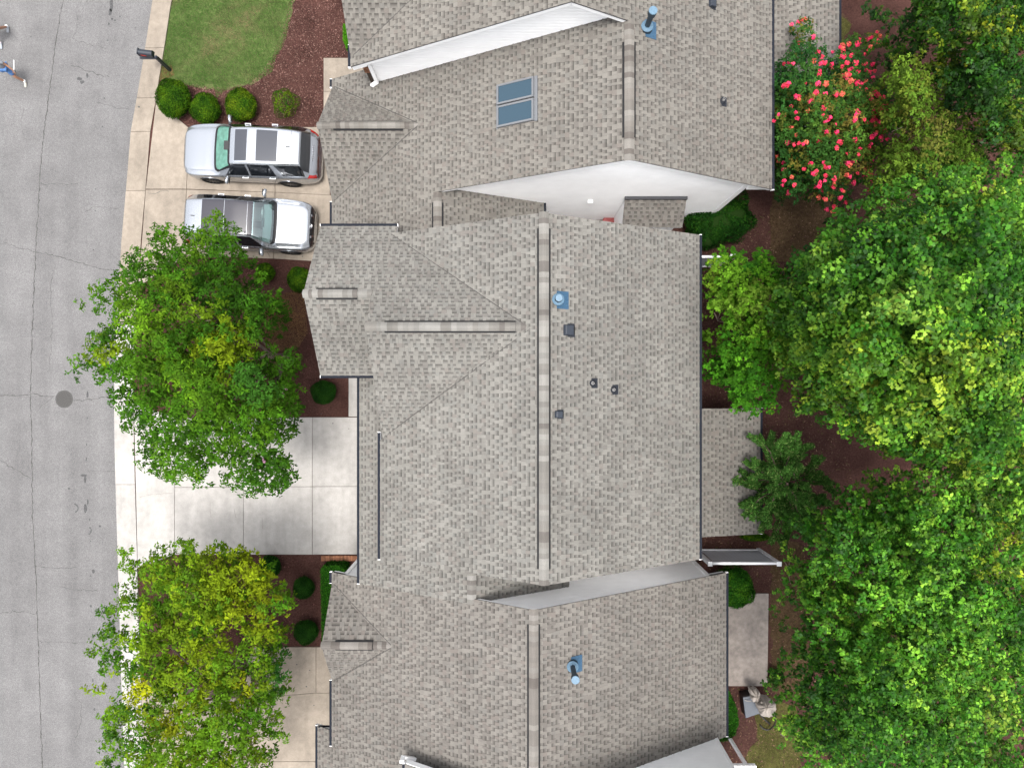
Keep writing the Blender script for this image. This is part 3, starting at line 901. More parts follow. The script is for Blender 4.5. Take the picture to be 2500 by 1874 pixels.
# bump-out with a little pent roof on B's gable wall
rPent = Roof(hB, SH_WARM, 'pent_roof', 40)
PB = Plane.y(5.356, 2.70, .63 / .87)
rPent.face(PB, [(3.77, 5.356), (5.83, 5.356), (5.83, 6.226), (3.77, 6.226)])
rPent.done()
MB().box(3.76, 5.84, 6.14, 6.235, 3.28, 3.40).build('wall_flashing', M['dark'], hB)
block(hB, 3.86, 5.74, 5.55, 6.25, 2.72, 'bump_out')
lap_wall(hB, [(5.55, 0), (6.23, 0), (6.23, 2.75), (5.55, 2.6)], 3.855, -1, 'side_siding', axis='x')
lap_wall(hB, [(3.86, 0), (5.74, 0), (5.74, 2.6), (3.86, 2.6)], 5.545, -1, 'front_siding')
# rear porch of B
PBk = Plane.x(11.19, 2.7, -.17)
rPb = Roof(hB, SH_TAN, 'porch_roof', 80)
rPb.face(PBk, [(7.6, 9.3), (11.19, 9.3), (11.19, 14.6), (7.6, 14.6)])
rPb.done()
gutter(hB, (11.19, 9.3), (11.19, 14.6), (1, 0), 2.7)
for yy in (9.5, 12.0, 14.4): MB().box(10.85, 10.97, yy - .06, yy + .06, 0, 2.6).build('porch_post', M['white'], hB)

hA = thing('townhouse', 'topmost townhouse with tan shingles and a long white sided wall over the next roof', 'house', group='row of stepped townhouses')
rA = Roof(hA, SH_TAN)
ZA = BR.z(1.535, 0); AL = Plane.x(1.535, ZA, .575); ZAE = AL.z(-5, 0)
rA.face(BR, [(1.535, 9.82), (3.181, 9.82), (3.181, 14.5), (1.535, 14.5)])
AG = Plane.y(10.1, ZAE, 1.0)
rA.face(AL, [(1.535, 9.82), (1.535, 13.1), (.2, 13.1), (-5, 10.1), (-5, 9.82)])
rA.face(AG, [(-5, 10.1), (.2, 13.1), (-5, 13.1)])
rA.done()
valley(rA.obj, (.2, 13.1, AL.z(.2, 0)), (-4.9, 10.15, AL.z(-4.9, 0)))
YWA = 10.10
lap_wall(hA, [(-4.55, 0.2), (-4.55, AL.z(-4.55, 0) - .14), (1.535, ZA - .14), (3.1, BR.z(3.1, 0) - .12), (3.1, 7.3), (-4.4, 3.0)], YWA, -1)
MB().prism([(-4.55, 10.13), (1.535, 10.13), (1.535, 10.4), (-4.55, 10.4)], 0, lambda x, y: AL.z(x, y) - .22).build('wall', M['white'], hA)
MB().prism([(1.535, 10.13), (3.1, 10.13), (3.1, 10.4), (1.535, 10.4)], 4, lambda x, y: BR.z(x, y) - .22).build('wall', M['white'], hA)
MB().prism([(-4.98, 9.86), (-4.5, 9.86), (-4.5, 10.12), (-4.98, 10.12)], lambda x, y: AL.z(x, y) - .34, lambda x, y: AL.z(x, y) - .2).build('soffit_return', M['white'], hA)
bme = None
bw = MB().box(-4.74, -4.56, 10.12, 12.5, 0, 4.7).build('brick_wall', M['joint'], hA)
for j in range(9):
    for i in range(2):
        o = MB().box(0, .085, 0, .08, 0, .062).build('brick', M['brick'], bw) if bme is None else new_obj('brick', bme, bw)
        bme = o.data
        o.location = (-4.76 + i * .095, 10.07, 4.0 + j * .073)
downspout(hA, [(-4.48, 10.02, AL.z(-4.48, 0) - .25), (-4.48, 10.02, BL.z(-4.48, 0) + .14), (-4.66, 9.95, BL.z(-4.6, 0) + .10)], .055)
gutter(hA, (-5, 9.82), (-5, 10.5), (-1, 0), ZAE)

# ---------------- house D
hD = thing('townhouse', 'lower grey-brown townhouse with a small front gable and a blue roof flue', 'house', group='row of stepped townhouses')
DR = Plane.x(7.11, 3.4, -.6); XD, ZD = .602, 7.3
DL = Plane.x(XD, ZD, .6); XDE = -6.0; ZDE = DL.z(XDE, 0)
YD, ZDG = -8.25, 4.65; XDG = XD - (ZD - ZDG) / .6; hwD = (ZDG - ZDE) / .82
rD = Roof(hD, SH_WARM)
rD.face(DR, [(XD, -6.27), (7.11, -6.27), (7.11, -11.71), (XD, -11.71)])
rD.face(DL, [(XD, -6.27), (XDE, -6.27), (XDE, YD + hwD), (XDG, YD), (XDE, YD - hwD), (XDE, -12.05), (-3.25, -12.05), (-3.25, -11.71), (XD, -11.71)])
rD.face(Plane.y(YD, ZDG, -.82), [(XDE, YD), (XDG, YD), (XDE, YD + hwD)])
rD.face(Plane.y(YD, ZDG, .82), [(XDE, YD), (XDE, YD - hwD), (XDG, YD)])
DpL = Plane.x(-6.69, 2.55, .577)
rD.face(DpL, [(-6.69, -11.76), (-5.95, -11.76), (-5.95, -12.0), (-3.25, -12.0), (-3.25, -14.5), (-6.69, -14.5)])
rD.cap_line((XD, -6.27, ZD), (XD, -11.9, ZD), .6, .6, (.42, 5.6))
rD.cap_line((XDE, YD, ZDG), (XDG + .15, YD, ZDG), .82, .82, (.42, 1.62))
rD.done()
valley(rD.obj, (XDG, YD - .05, ZDG), (XDE + .1, YD - hwD, ZDE + .06)); valley(rD.obj, (XDG, YD + .05, ZDG), (XDE + .1, YD + hwD, ZDE + .06))
YWD = -6.42
lap_wall(hD, [(-5.55, 0), (6.52, 0), (6.52, DR.z(6.52, 0) - .14), (XD, ZD - .14), (-5.55, DL.z(-5.55, 0) - .14)], YWD, 1)
for x0, x1, pl in ((-5.55, XD, DL), (XD, 6.5, DR)):
    MB().prism([(x0, -6.65), (x1, -6.65), (x1, -6.44), (x0, -6.44)], 0, lambda x, y: pl.z(x, y) - .22).build('gable_wall', M['white'], hD)
block(hD, -5.55, 6.5, -11.6, -6.6, 3.2); block(hD, -6.3, -3.3, -14.4, -11.9, 2.4, 'garage_wall')
corner_trim(hD, 6.53, -6.42, 0, DR.z(6.53, 0) - .14, .13); corner_trim(hD, -5.57, -6.42, 0, DL.z(-5.57, 0) - .14, .13)
for (xa, xb, pl) in ((6.5, 7.08, DR), (-5.97, -5.5, DL)):
    MB().prism([(xa, -6.44), (xb, -6.44), (xb, -6.29), (xa, -6.29)], lambda x, y: pl.z(x, y) - .30, lambda x, y: pl.z(x, y) - .06).build('soffit_return', M['white'], hD)
gutter(hD, (7.11, -11.71), (7.11, -6.27), (1, 0), 3.4)
gutter(hD, (XDE, YD + hwD + .02), (XDE, -6.27), (-1, 0), ZDE); gutter(hD, (XDE, -12.05), (XDE, YD - hwD - .02), (-1, 0), ZDE)
gutter(hD, (-6.69, -14.5), (-6.69, -11.76), (-1, 0), 2.55)
MB().box(-6.66, -6.0, -11.79, -11.762, 2.5, 2.62).build('rake_trim', M['slate'], hD)

# ---------------- house E: only its end wall and a roof corner show
hE = thing('townhouse', 'bottom townhouse showing a white sided gable wall and white gutter corner', 'house', group='row of stepped townhouses')
EL = Plane.x(-3.2, 5.75, .6); ER = Plane.x(7.1, 6.35, -.47)
xe = (6.35 + .47 * 7.1 - 5.75 - .6 * 3.2) / 1.07
rE = Roof(hE, SH_WARM, 'roof', 60)
rE.face(EL, [(-3.2, -11.36), (xe, -11.36), (xe, -14.5), (-3.2, -14.5)]); rE.face(ER, [(xe, -11.36), (7.1, -11.36), (7.1, -14.5), (xe, -14.5)])
rE.done()
lap_wall(hE, [(-2.75, 2.5), (-2.75, EL.z(-2.75, 0) - .16), (xe, EL.z(xe, 0) - .16), (6.72, ER.z(6.72, 0) - .16), (6.72, 0), (4, 0)], -11.67, 1)
for x0, x1, pl in ((-2.75, xe, EL), (xe, 6.7, ER)):
    MB().prism([(x0, -11.9), (x1, -11.9), (x1, -11.69), (x0, -11.69)], 0, lambda x, y: pl.z(x, y) - .22).build('gable_wall', M['white'], hE)
corner_trim(hE, 6.72, -11.68, 0, ER.z(6.72, 0) - .16, .1)
MB().prism([(-3.18, -11.38), (xe, -11.38), (xe, -11.34), (-3.18, -11.34)], lambda x, y: EL.z(x, y) - .26, lambda x, y: EL.z(x, y) - .02).build('rake_board', M['white'], hE)
gutter(hE, (-3.2, -14.5), (-3.2, -11.36), (-1, 0), 5.75)
downspout(hE, [(-3.3, -11.30, 5.72), (-3.3, -11.30, 5.5), (-3.0, -11.5, 5.2)], .06)

# ---------------- roof fittings
def on_plane(pl, u, v):
    p = pl.px(u, v); e, up, n = pl.frame()
    return p, e, up, n

def slope_mat(p, e, up, n):
    return Matrix(((e.x, up.x, n.x, p.x), (e.y, up.y, n.y, p.y), (e.z, up.z, n.z, p.z), (0, 0, 0, 1)))

def flue(house, pl, u, v, hgt, label, capr=.115, pipe=.075):
    p, e, up, n = on_plane(pl, u, v)
    t = thing('roof_flue', label, 'flue', p, group='blue metal roof flues')
    Mr = slope_mat(Vector((0, 0, 0)), e, up, n)
    MB().box(-.24, .24, -.34, .05, .018, .024, Mr).build('flashing', M['blue_flash'], t)
    MB().lathe([(.17, -.12), (.16, .10), (.14, .13)], 20).build('collar_base', M['blue_dark'], t)
    MB().lathe([(.165, .12), (.165, .15), (.10, .19)], 20).build('storm_collar', M['blue_metal'], t)
    MB().lathe([(pipe, 0), (pipe, hgt - .1)], 18).build('pipe', M['blue_dark'], t)
    MB().lathe([(pipe + .03, hgt - .22), (capr - .005, hgt - .2), (capr - .005, hgt - .02)], 20).build('cap_skirt', M['blue_dark'], t)
    MB().lathe([(capr, hgt - .02), (capr, hgt), (capr * .96, hgt + .008)], 24).build('cap', M['blue_metal'], t)
flue(hC, CR, 1362, 732, .45, 'short blue metal flue near the ridge of the middle roof', .095, .07)
flue(hB, BR, 1578, 70, .95, 'blue metal flue at the top edge on the skylight roof')
flue(hD, DR, 1397, 1622, 1.05, 'tall blue metal flue on the lowest full roof')

def box_vent(pl, u, v, sx, sy, hgt, label):
    p, e, up, n = on_plane(pl, u, v)
    t = thing('roof_vent', label, 'roof vent', p, group='black roof vents')
    Mr = slope_mat(Vector((0, 0, 0)), e, up, n)
    MB().box(-sy * .62, sy * .62, -sx * .62, sx * .1, .016, .022, Mr).build('flashing', M['vent_black'], t)
    v_ = [(-sy / 2, -sx / 2, .02), (sy / 2, -sx / 2, .02), (sy / 2, sx / 2, .02), (-sy / 2, sx / 2, .02),
          (-sy * .46, -sx * .30, hgt), (sy * .46, -sx * .30, hgt), (sy * .42, sx * .42, hgt * .75), (-sy * .42, sx * .42, hgt * .75)]
    f_ = [(4, 5, 6, 7), (0, 1, 5, 4), (1, 2, 6, 5), (2, 3, 7, 6), (3, 0, 4, 7)]
    o = mesh('hood', [Mr @ Vector(q) for q in v_], f_, M['hood'], t)
    md = o.modifiers.new('bevel', 'BEVEL'); md.width = .02; md.segments = 2
    MB().box(-sy * .4, sy * .4, -sx * .5, -sx * .38, .03, hgt * .6, Mr).build('louvre', M['black'], t)
M['hood'] = mats('vent_hood', (.035, .043, .058), .45, .3)
box_vent(CR, 1387, 806, .34, .30, .14, 'square black box vent below the short flue on the middle roof')
box_vent(CR, 1363, 1011, .26, .20, .12, 'small rounded black hood vent beside the ridge of the middle roof')
box_vent(BR, 1737, 10, .26, .24, .13, 'black hood vent at the top edge of the skylight house roof')

def pipe_boot(pl, u, v, label):
    p, e, up, n = on_plane(pl, u, v)
    t = thing('pipe_boot', label, 'vent pipe', p, group='plumbing vent pipes')
    Mr = slope_mat(Vector((0, 0, 0)), e, up, n)
    MB().box(-.14, .14, -.17, .04, .016, .022, Mr).build('flashing', M['vent_black'], t)
    MB().lathe([(.115, -.05), (.10, .03), (.055, .09), (.05, .11)], 18).build('rubber_cone', M['vent_black'], t)
    MB().lathe([(.036, 0), (.036, .2)], 14).build('pipe', M['pvc'], t)
    MB().lathe([(.028, .195), (.028, .202)], 12).build('pipe_mouth', M['black'], t)
M['pvc'] = mats('pvc_grey', (.42, .41, .40), .5, .3)
pipe_boot(CR, 1446, 935, 'plumbing vent pipe nearer the ridge, left one of a pair on the middle roof')
pipe_boot(CR, 1497, 951, 'plumbing vent pipe, right one of a pair on the middle roof')
pipe_boot(BR, 1763, 248, 'plumbing vent pipe alone on the skylight house roof')

# skylights on B
M['sky_frame'] = mats('skylight_frame', (.19, .20, .215), .35, .5)
M['sky_glass'] = mats('skylight_glass', (.035, .075, .11), .08, .4, coat=.25)
def skylight(c4, label):
    """c4: photo pixels lower-left eave corner order: eave-top, ridge-top, ridge-bottom, eave-bottom"""
    w4 = [BL.px(*q) for q in c4]
    e, up, n = BL.frame()
    o = w4[3]
    t = thing('skylight', label, 'skylight', o, group='pair of skylights')
    Mr = slope_mat(Vector((0, 0, 0)), e, up, n); Mi = Mr.inverted()
    loc = [Mi @ (q - o) for q in w4]
    s0 = min(q.x for q in loc); s1 = max(q.x for q in loc); t0 = min(q.y for q in loc); t1 = max(q.y for q in loc)
    hh = .11; fw = .055
    for nm, bx in (('frame_rail', (s0, s1, t0, t0 + fw)), ('frame_rail', (s0, s1, t1 - fw, t1)), ('frame_stile', (s0, s0 + fw, t0 + fw, t1 - fw)), ('frame_stile', (s1 - fw, s1, t0 + fw, t1 - fw))):
        MB().box(*bx, .0, hh, Mr).build(nm, M['sky_frame'], t)
    MB().box(s0 + fw, s1 - fw, t0 + fw, t1 - fw, .05, hh - .02, Mr).build('pane', M['sky_glass'], t)
    MB().box(s0 - .02, s1 + .02, t1, t1 + .10, .015, .04, Mr).build('flashing', M['sky_frame'], t)
    MB().box(s0 - .02, s1 + .02, t0 - .06, t0, .015, .03, Mr).build('apron', M['sky_frame'], t)
skylight([(1217, 213), (1306, 189), (1306, 235), (1217, 259)], 'upper one of the pair of skylights on the tan roof')
skylight([(1217, 266), (1306, 242), (1306, 290), (1217, 314)], 'lower one of the pair of skylights on the tan roof')

# ---------------- vinyl privacy screens
def screen(x0, x1, y, h, label, w_=.12):
    t = thing('privacy_screen', label, 'fence', (x0, y, 0), group='white vinyl privacy screens')
    L = x1 - x0
    for x in (0, L):
        po = MB().box(x - w_ / 2, x + w_ / 2, -w_ / 2, w_ / 2, 0, h).build('post', M['white_fence'], t)
        MB().box(x - w_ / 2 - .02, x + w_ / 2 + .02, -w_ / 2 - .02, w_ / 2 + .02, h, h + .03).build('post_cap', M['white_fence'], po)
    MB().box(w_ / 2, L - w_ / 2, -.04, .04, h - .12, h - .04).build('top_rail', M['white_fence'], t)
    MB().box(w_ / 2, L - w_ / 2, -.04, .04, .08, .2).build('bottom_rail', M['white_fence'], t)
    n = max(4, int((L - w_) / .15)); st = (L - w_) / n
    me = None
    for i in range(n):
        if me is None: me = MB().box(.002, st - .002, -.012, .012, .2, h - .12).build('panel_board', M['panel_grey'], t).data; o = t.children[-1]
        else: o = new_obj('panel_board', me, t)
        o.location = (w_ / 2 + i * st, 0, 0)
    return t
screen(6.93, 9.35, -6.29, 2.15, 'white framed vinyl privacy screen between the patio and the middle house')
screen(5.6, 7.73, 4.46, 2.15, 'white framed vinyl privacy screen half hidden by the small bright tree')
MB().box(6.9, 8.36, -14.5, -13.05, 2.55, 2.72).build('porch_roof', M['white'], hE)
MB().box(8.1, 8.2, -13.3, -13.2, 0, 2.55).build('porch_post', M['white'], hE)
# brick edging by the middle driveway
be = thing('brick_edging', 'short row of upright bricks at the corner of the middle driveway', 'brick edging', tuple(P(785, 1361)))
bme = None
for i in range(23):
    if bme is None: o = MB().box(0, .055, -.19, 0, 0, .09).build('brick', M['brick'], be); bme = o.data
    else: o = new_obj('brick', bme, be)
    o.location = (i * .0625 + .01, .09 + random.uniform(-.006, .006), random.uniform(-.005, .005)); o.rotation_euler = (0, 0, random.uniform(-.03, .03))

# ------------------------------------------------------------------ vegetation
def leaf_quads(pos, nrm, L, W, droop=.12, along=None):
    n = len(pos)
    nrm = norm(nrm)
    r = RNG.normal(size=(n, 3))
    t = norm(np.cross(nrm, r)) if along is None else norm(along - nrm * (along * nrm).sum(1, keepdims=True))
    s_ = np.cross(nrm, t)
    L = L[:, None]; W = W[:, None]
    base = pos - t * L * .5
    tip = pos + t * L * .5 - nrm * L * droop
    mid = pos - t * L * .05
    V = np.stack([base, mid + s_ * W * .5 + nrm * W * .15, tip, mid - s_ * W * .5 + nrm * W * .15], 1)
    return V

def star_leaves(pos, nrm, L, W, along):
    """lobed leaf: two crossed kites in one plane -> three kites fanned out"""
    n = len(pos); nrm = norm(nrm)
    t = norm(along - nrm * (along * nrm).sum(1, keepdims=True)); s_ = np.cross(nrm, t)
    out = []
    for a, k in ((0, 1.0), (.95, .8), (-.95, .8)):
        d = t * math.cos(a) + s_ * math.sin(a); q = np.cross(nrm, d)
        LL = (L * k)[:, None]; WW = (W * .62)[:, None]
        m_ = pos + d * LL * .3
        out.append(np.stack([pos - d * LL * .12, m_ + q * WW * .5, pos + d * LL * .62 - nrm * LL * .08, m_ - q * WW * .5], 1))
    return np.concatenate(out)

def edge_dist(pts, poly):
    a = np.array(poly); b = np.roll(a, -1, 0)
    d = np.full(len(pts), 1e9)
    for p, q in zip(a, b):
        pq = q - p; L2 = (pq ** 2).sum() + 1e-9
        t = np.clip(((pts - p) @ pq) / L2, 0, 1)
        d = np.minimum(d, np.linalg.norm(pts - (p + t[:, None] * pq), axis=1))
    return d

def vivid(c, k=1.0):
    return np.array(c) * np.array([.80, .88, .38]) * k

def px_world(uv, z):
    d = (H - z) / F
    return np.stack([(uv[:, 0] - 1250) * d, (937 - uv[:, 1]) * d, z], 1)

def tree(name, label, cat, outline, z_edge, z_top, base_px, step, rcl, nleaf, leaf, palette, patches=(), lobed=False, mat='leaf', group=None,
         trunk_r=.14, zflat=.6, up=.9, nl=8, under=.5, bark='bark', multi=1, hole=0.0, znoise=.35, tips=0.0, voids=()):
    """outline: crown outline in photo pixels; cluster heights follow a dome from z_edge to z_top"""
    base = P(*base_px)
    t = thing(name, label, cat, tuple(base), group=group)
    a = np.array(outline, float)
    lo, hi = a.min(0), a.max(0)
    gx, gy = np.meshgrid(np.arange(lo[0], hi[0], step), np.arange(lo[1], hi[1], step))
    uv = np.stack([gx.ravel(), gy.ravel()], 1)
    uv += RNG.normal(0, step * .33, uv.shape)
    uv = uv[inside_np(uv, [tuple(p) for p in outline])]
    uv = uv[(uv[:, 0] < 2640) & (uv[:, 1] > -160) & (uv[:, 1] < 2030)]
    d = edge_dist(uv, outline); dm = d.max()
    for (hu, hv, hr) in voids:
        keep = np.hypot(uv[:, 0] - hu, uv[:, 1] - hv) > hr * (.7 + .6 * RNG.random(len(uv)))
        uv = uv[keep]; d = d[keep]
    if hole:
        keep = RNG.random(len(uv)) > hole * np.clip(1.3 - d / dm, .3, 1)
        uv = uv[keep]; d = d[keep]
    q = np.clip(d / (dm * .9), 0, 1)
    z = z_edge + (z_top - z_edge) * np.sqrt(1 - (1 - q) ** 2) + RNG.normal(0, znoise, len(uv))
    C = px_world(uv, z)
    rad = rcl * (.65 + .6 * RNG.random(len(uv))) * np.where(q < .12, .75, 1)
    pal = vivid(palette)
    ph = RNG.random(4) * 6
    fld = np.sin(C[:, 0] * 1.1 + ph[0] + np.sin(C[:, 1] * .9 + ph[1])) * .5 + np.sin(C[:, 1] * 1.3 + ph[2] + C[:, 0] * .5) * .5
    ci = np.clip(((fld * .28 + .5 + RNG.normal(0, .16, len(uv))) * len(pal)).astype(int), 0, len(pal) - 1)
    ccol = pal[ci] * (.75 + .5 * RNG.random((len(uv), 1)))
    for (pu, pv, pr, pc, pa) in patches:
        w_ = np.clip(1.25 - np.hypot(uv[:, 0] - pu, uv[:, 1] - pv) / pr, 0, 1) ** .6 * pa
        w_ = np.where(RNG.random(len(uv)) < w_, np.clip(w_ + .25, 0, 1), 0)[:, None]
        ccol = ccol * (1 - w_) + vivid(pc) * w_ * (.8 + .4 * RNG.random((len(uv), 1)))
    # a second, deeper layer
    nu = int(len(uv) * under)
    if nu:
        idx = RNG.integers(0, len(uv), nu)
        cen = C.mean(0)
        C2 = C[idx].copy()
        C2[:, :2] = cen[:2] + (C2[:, :2] - cen[:2]) * (.82 + .1 * RNG.random((nu, 1)))
        C2[:, 2] -= .7 + RNG.random(nu) * (z_top - z_edge) * .45
        C2[:, 2] = np.maximum(C2[:, 2], 1.2)
        C = np.concatenate([C, C2]); rad = np.concatenate([rad, rad[idx]]); ccol = np.concatenate([ccol, ccol[idx] * .9])
    n = np.maximum(3, (nleaf / 7 * (rad / rcl) ** 2)).astype(int)     # sprigs per cluster
    so = np.repeat(np.arange(len(C)), n); NS = len(so)
    dr = norm(RNG.normal(size=(NS, 3)))
    dr[:, 2] = np.where(RNG.random(NS) < .8, np.abs(dr[:, 2]), dr[:, 2])
    rr = RNG.random(NS) ** .4
    off = dr * (rr * rad[so])[:, None]; off[:, 2] *= zflat
    sp = C[so] + off
    sdir = norm(dr * .8 + np.array([0, 0, .55]) + RNG.normal(0, .3, (NS, 3)))     # sprig axis
    scol = ccol[so] * (.6 + .75 * RNG.random((NS, 1)))
    if tips:      # young pale growth on some sprigs, older dark leaves on the rest
        yg = RNG.random((NS, 1)) < tips
        scol = np.where(yg, scol * np.array([1.9, 1.5, 1.9]), scol * np.array([.55, .68, .6]))
    own = np.repeat(np.arange(NS), 7); N = len(own)
    ax = sdir[own]
    rad_ = norm(np.cross(ax, RNG.normal(size=(N, 3))))
    L = leaf[0] * (.6 + .7 * RNG.random(N)); W = L * leaf[1]
    pos = sp[own] + rad_ * (L * .55)[:, None] + ax * (leaf[0] * 1.2 * (RNG.random(N) - .5))[:, None]
    nrm = ax * .75 + rad_ * .25 + np.array([0, 0, up * .55]) + RNG.normal(0, .22, (N, 3))
    lt = rad_ * .9 + ax * .35                    # leaves point outward from the sprig
    lc = scol[own] * (.78 + .44 * RNG.random((N, 1)))
    pos = pos - np.array(base)
    if lobed:
        V = star_leaves(pos, nrm, L, W, lt); lc = np.concatenate([lc] * 3)
    else:
        V = leaf_quads(pos, nrm, L, W, .12, lt)
    cr = quad_mesh('crown', V, lc, M[mat], t)
    # trunk and limbs
    Cl = C - np.array(base)
    ctr = Vector(Cl.mean(0)); ctr.z = 0
    th = max(1.2, z_edge * .55)
    tops = []
    for k in range(multi):
        sp = Vector((random.uniform(-.25, .25), random.uniform(-.25, .25), 0)) * (multi > 1)
        b = MB()
        top = Vector((ctr.x * .35, ctr.y * .35, th)) + sp * 3
        b.tube([sp * .5, sp + Vector((ctr.x * .08, ctr.y * .08, th * .5)), top], [trunk_r * 1.25 / multi ** .4, trunk_r / multi ** .4, trunk_r * .8 / multi ** .4], 10)
        b.build('trunk', M[bark], t, True); tops.append(top)
    sel = RNG.choice(len(uv), min(nl, len(uv)), replace=False)
    for i, k in enumerate(sel):
        tp = tops[i % len(tops)]; e = Vector(Cl[k]) + Vector((0, 0, -.3))
        e = e + (Vector((ctr.x, ctr.y, e.z)) - e) * .18
        m1 = tp.lerp(e, .4) + Vector((random.uniform(-.25, .25), random.uniform(-.25, .25), random.uniform(.1, .5)))
        m2 = tp.lerp(e, .75) + Vector((random.uniform(-.2, .2), random.uniform(-.2, .2), random.uniform(.0, .3)))
        b = MB(); r0 = trunk_r * .5 / multi ** .3
        b.tube([tp, m1, m2, e], [r0, r0 * .65, r0 * .4, r0 * .15], 7)
        for _ in range(4):
            e2 = m2.lerp(e, 1.0) + Vector((random.gauss(0, .28), random.gauss(0, .28), random.uniform(-.3, .1))) + (tp - e) * .12
            b.tube([m2, m2.lerp(e2, .5) + Vector((0, 0, .1)), e2], [r0 * .3, r0 * .18, r0 * .07], 5)
        b.build('limb', M[bark], t, True)
    return t, C, uv

def D2(pts): return [(x * K, y * K) for x, y in pts]
G_DK, G_MD, G_LT, G_YL = (.018, .056, .006), (.034, .090, .008), (.07, .140, .011), (.125, .165, .010)

t1_out = D2([(255, 560), (268, 542), (300, 545), (318, 520), (335, 498), (365, 495), (380, 488), (420, 498), (440, 500), (448, 470), (462, 452), (475, 462), (482, 480), (500, 462), (520, 478), (522, 520), (522, 545), (545, 565), (560, 600), (560, 625), (600, 640), (618, 655), (600, 690), (580, 720), (575, 745), (600, 765), (645, 752), (655, 780), (640, 800), (620, 815), (640, 835), (648, 880), (640, 930), (620, 960), (610, 990), (640, 1000), (645, 1030), (620, 1055), (570, 1060), (545, 1088), (520, 1060), (505, 1035), (470, 1045), (435, 1062), (425, 1045), (370, 1035), (355, 1030), (315, 1010), (290, 1000), (310, 985), (275, 965), (290, 950), (300, 940), (262, 915), (265, 900), (245, 880), (240, 855), (212, 835), (208, 818), (190, 805), (160, 810), (175, 795), (160, 778), (200, 760), (183, 740), (200, 720), (235, 690), (210, 675), (150, 655), (155, 648), (205, 645), (200, 615), (240, 625), (205, 590), (210, 575), (235, 590), (250, 600)])
tr1, C1, uv1 = tree('street_tree', 'large dense dark green street tree beside the middle driveway', 'tree', t1_out, 3.4, 6.6, (700, 872), 19, .34, 95, (.115, .42),
     [G_DK, (.024, .07, .008), G_MD, G_MD, (.05, .11, .012), G_LT], [(530, 850, 75, G_YL, .75), (500, 780, 60, (.10, .15, .01), .5), (620, 940, 60, (.03, .09, .02), .8), (260, 870, 45, (.11, .15, .012), .6), (430, 740, 60, (.09, .14, .012), .4), (600, 1060, 80, (.06, .12, .01), .4)],
     trunk_r=.16, multi=3, nl=16, group='crape myrtle street trees', bark='bark_pale', under=.3, hole=.2, znoise=.75, voids=[(585, 690, 22), (640, 850, 26), (530, 880, 18), (545, 960, 14), (300, 640, 12), (480, 1010, 10), (700, 760, 14), (440, 670, 8), (350, 920, 10)])
# loose sprigs reaching over the road
t2_out = D2([(265, 1190), (275, 1175), (300, 1205), (330, 1205), (345, 1185), (375, 1192), (390, 1168), (420, 1170), (440, 1188), (470, 1172), (500, 1180), (535, 1178), (560, 1205), (600, 1225), (605, 1250), (620, 1270), (635, 1310), (630, 1340), (635, 1380), (610, 1410), (625, 1420), (605, 1440), (622, 1450), (618, 1480), (600, 1500), (620, 1525), (610, 1545), (632, 1560), (610, 1590), (580, 1600), (590, 1640), (590, 1700), (560, 1760), (300, 1760), (270, 1700), (230, 1660), (215, 1640), (240, 1625), (205, 1600), (195, 1585), (225, 1575), (215, 1520), (240, 1510), (245, 1490), (210, 1490), (172, 1490), (195, 1478), (225, 1482), (225, 1450), (205, 1440), (185, 1410), (220, 1400), (190, 1375), (210, 1370), (225, 1330), (215, 1310), (250, 1300), (240, 1270), (275, 1265), (300, 1250), (262, 1225)])
tr2, C2_, uv2 = tree('street_tree', 'street tree with yellow-green patches at the lower left', 'tree', t2_out, 3.0, 6.2, (640, 1660), 19, .34, 95, (.115, .42),
     [(.028, .08, .009), G_MD, (.06, .12, .012), G_LT, (.10, .155, .012), (.12, .165, .012)],
     [(600, 1400, 100, (.15, .185, .010), .8), (560, 1480, 60, G_YL, .8), (640, 1480, 80, (.17, .20, .012), .7), (345, 1680, 45, (.19, .19, .008), .8), (400, 1770, 50, (.17, .18, .01), .7), (470, 1690, 80, (.14, .18, .012), .7), (500, 1560, 80, (.14, .18, .01), .6), (600, 1690, 40, (.17, .185, .01), .8), (520, 1380, 60, (.12, .17, .01), .6), (680, 1640, 45, (.03, .10, .03), .8)],
     trunk_r=.15, multi=4, nl=20, group='crape myrtle street trees', bark='bark_pale', under=.22, hole=.24, znoise=.75,
     voids=[(575, 1560, 28), (540, 1540, 24), (590, 1610, 26), (430, 1580, 22), (350, 1440, 16), (400, 1450, 14), (320, 1500, 18), (600, 1650, 22), (430, 1610, 18), (370, 1820, 18), (510, 1700, 20), (440, 1700, 16), (310, 1600, 14), (290, 1460, 12), (480, 1800, 15)])
# pale pink late flower heads
def blossoms(t, pts, z, rad, cols, n=40, pet=.05, zs=None):
    lib = []
    for c in cols:
        for _ in range(2):
            dr = norm(RNG.normal(size=(n, 3)))
            pos = dr * rad * (RNG.random((n, 1)) ** .4)
            V = leaf_quads(pos, dr + np.array([0, 0, .5]), np.full(n, pet), np.full(n, pet * .9))
            me_o = quad_mesh('blossom', V, np.array(c) * (.7 + .6 * RNG.random((n, 1))), M['blossom'])
            me = me_o.data; bpy.data.objects.remove(me_o); lib.append(me)
    for i, (u, v) in enumerate(pts):
        zz = zs[i] if zs is not None else z
        o = new_obj('blossom', random.choice(lib), t)
        o.location = P(u, v, zz) - Vector(t.location)
        o.rotation_euler = (0, 0, random.uniform(0, 6)); k = random.uniform(.7, 1.25); o.scale = (k, k, k)
blossoms(tr1, [(696, 948), (689, 963), (641, 1121), (645, 1126)], 5.3, .06, [(.55, .3, .42)], 30)

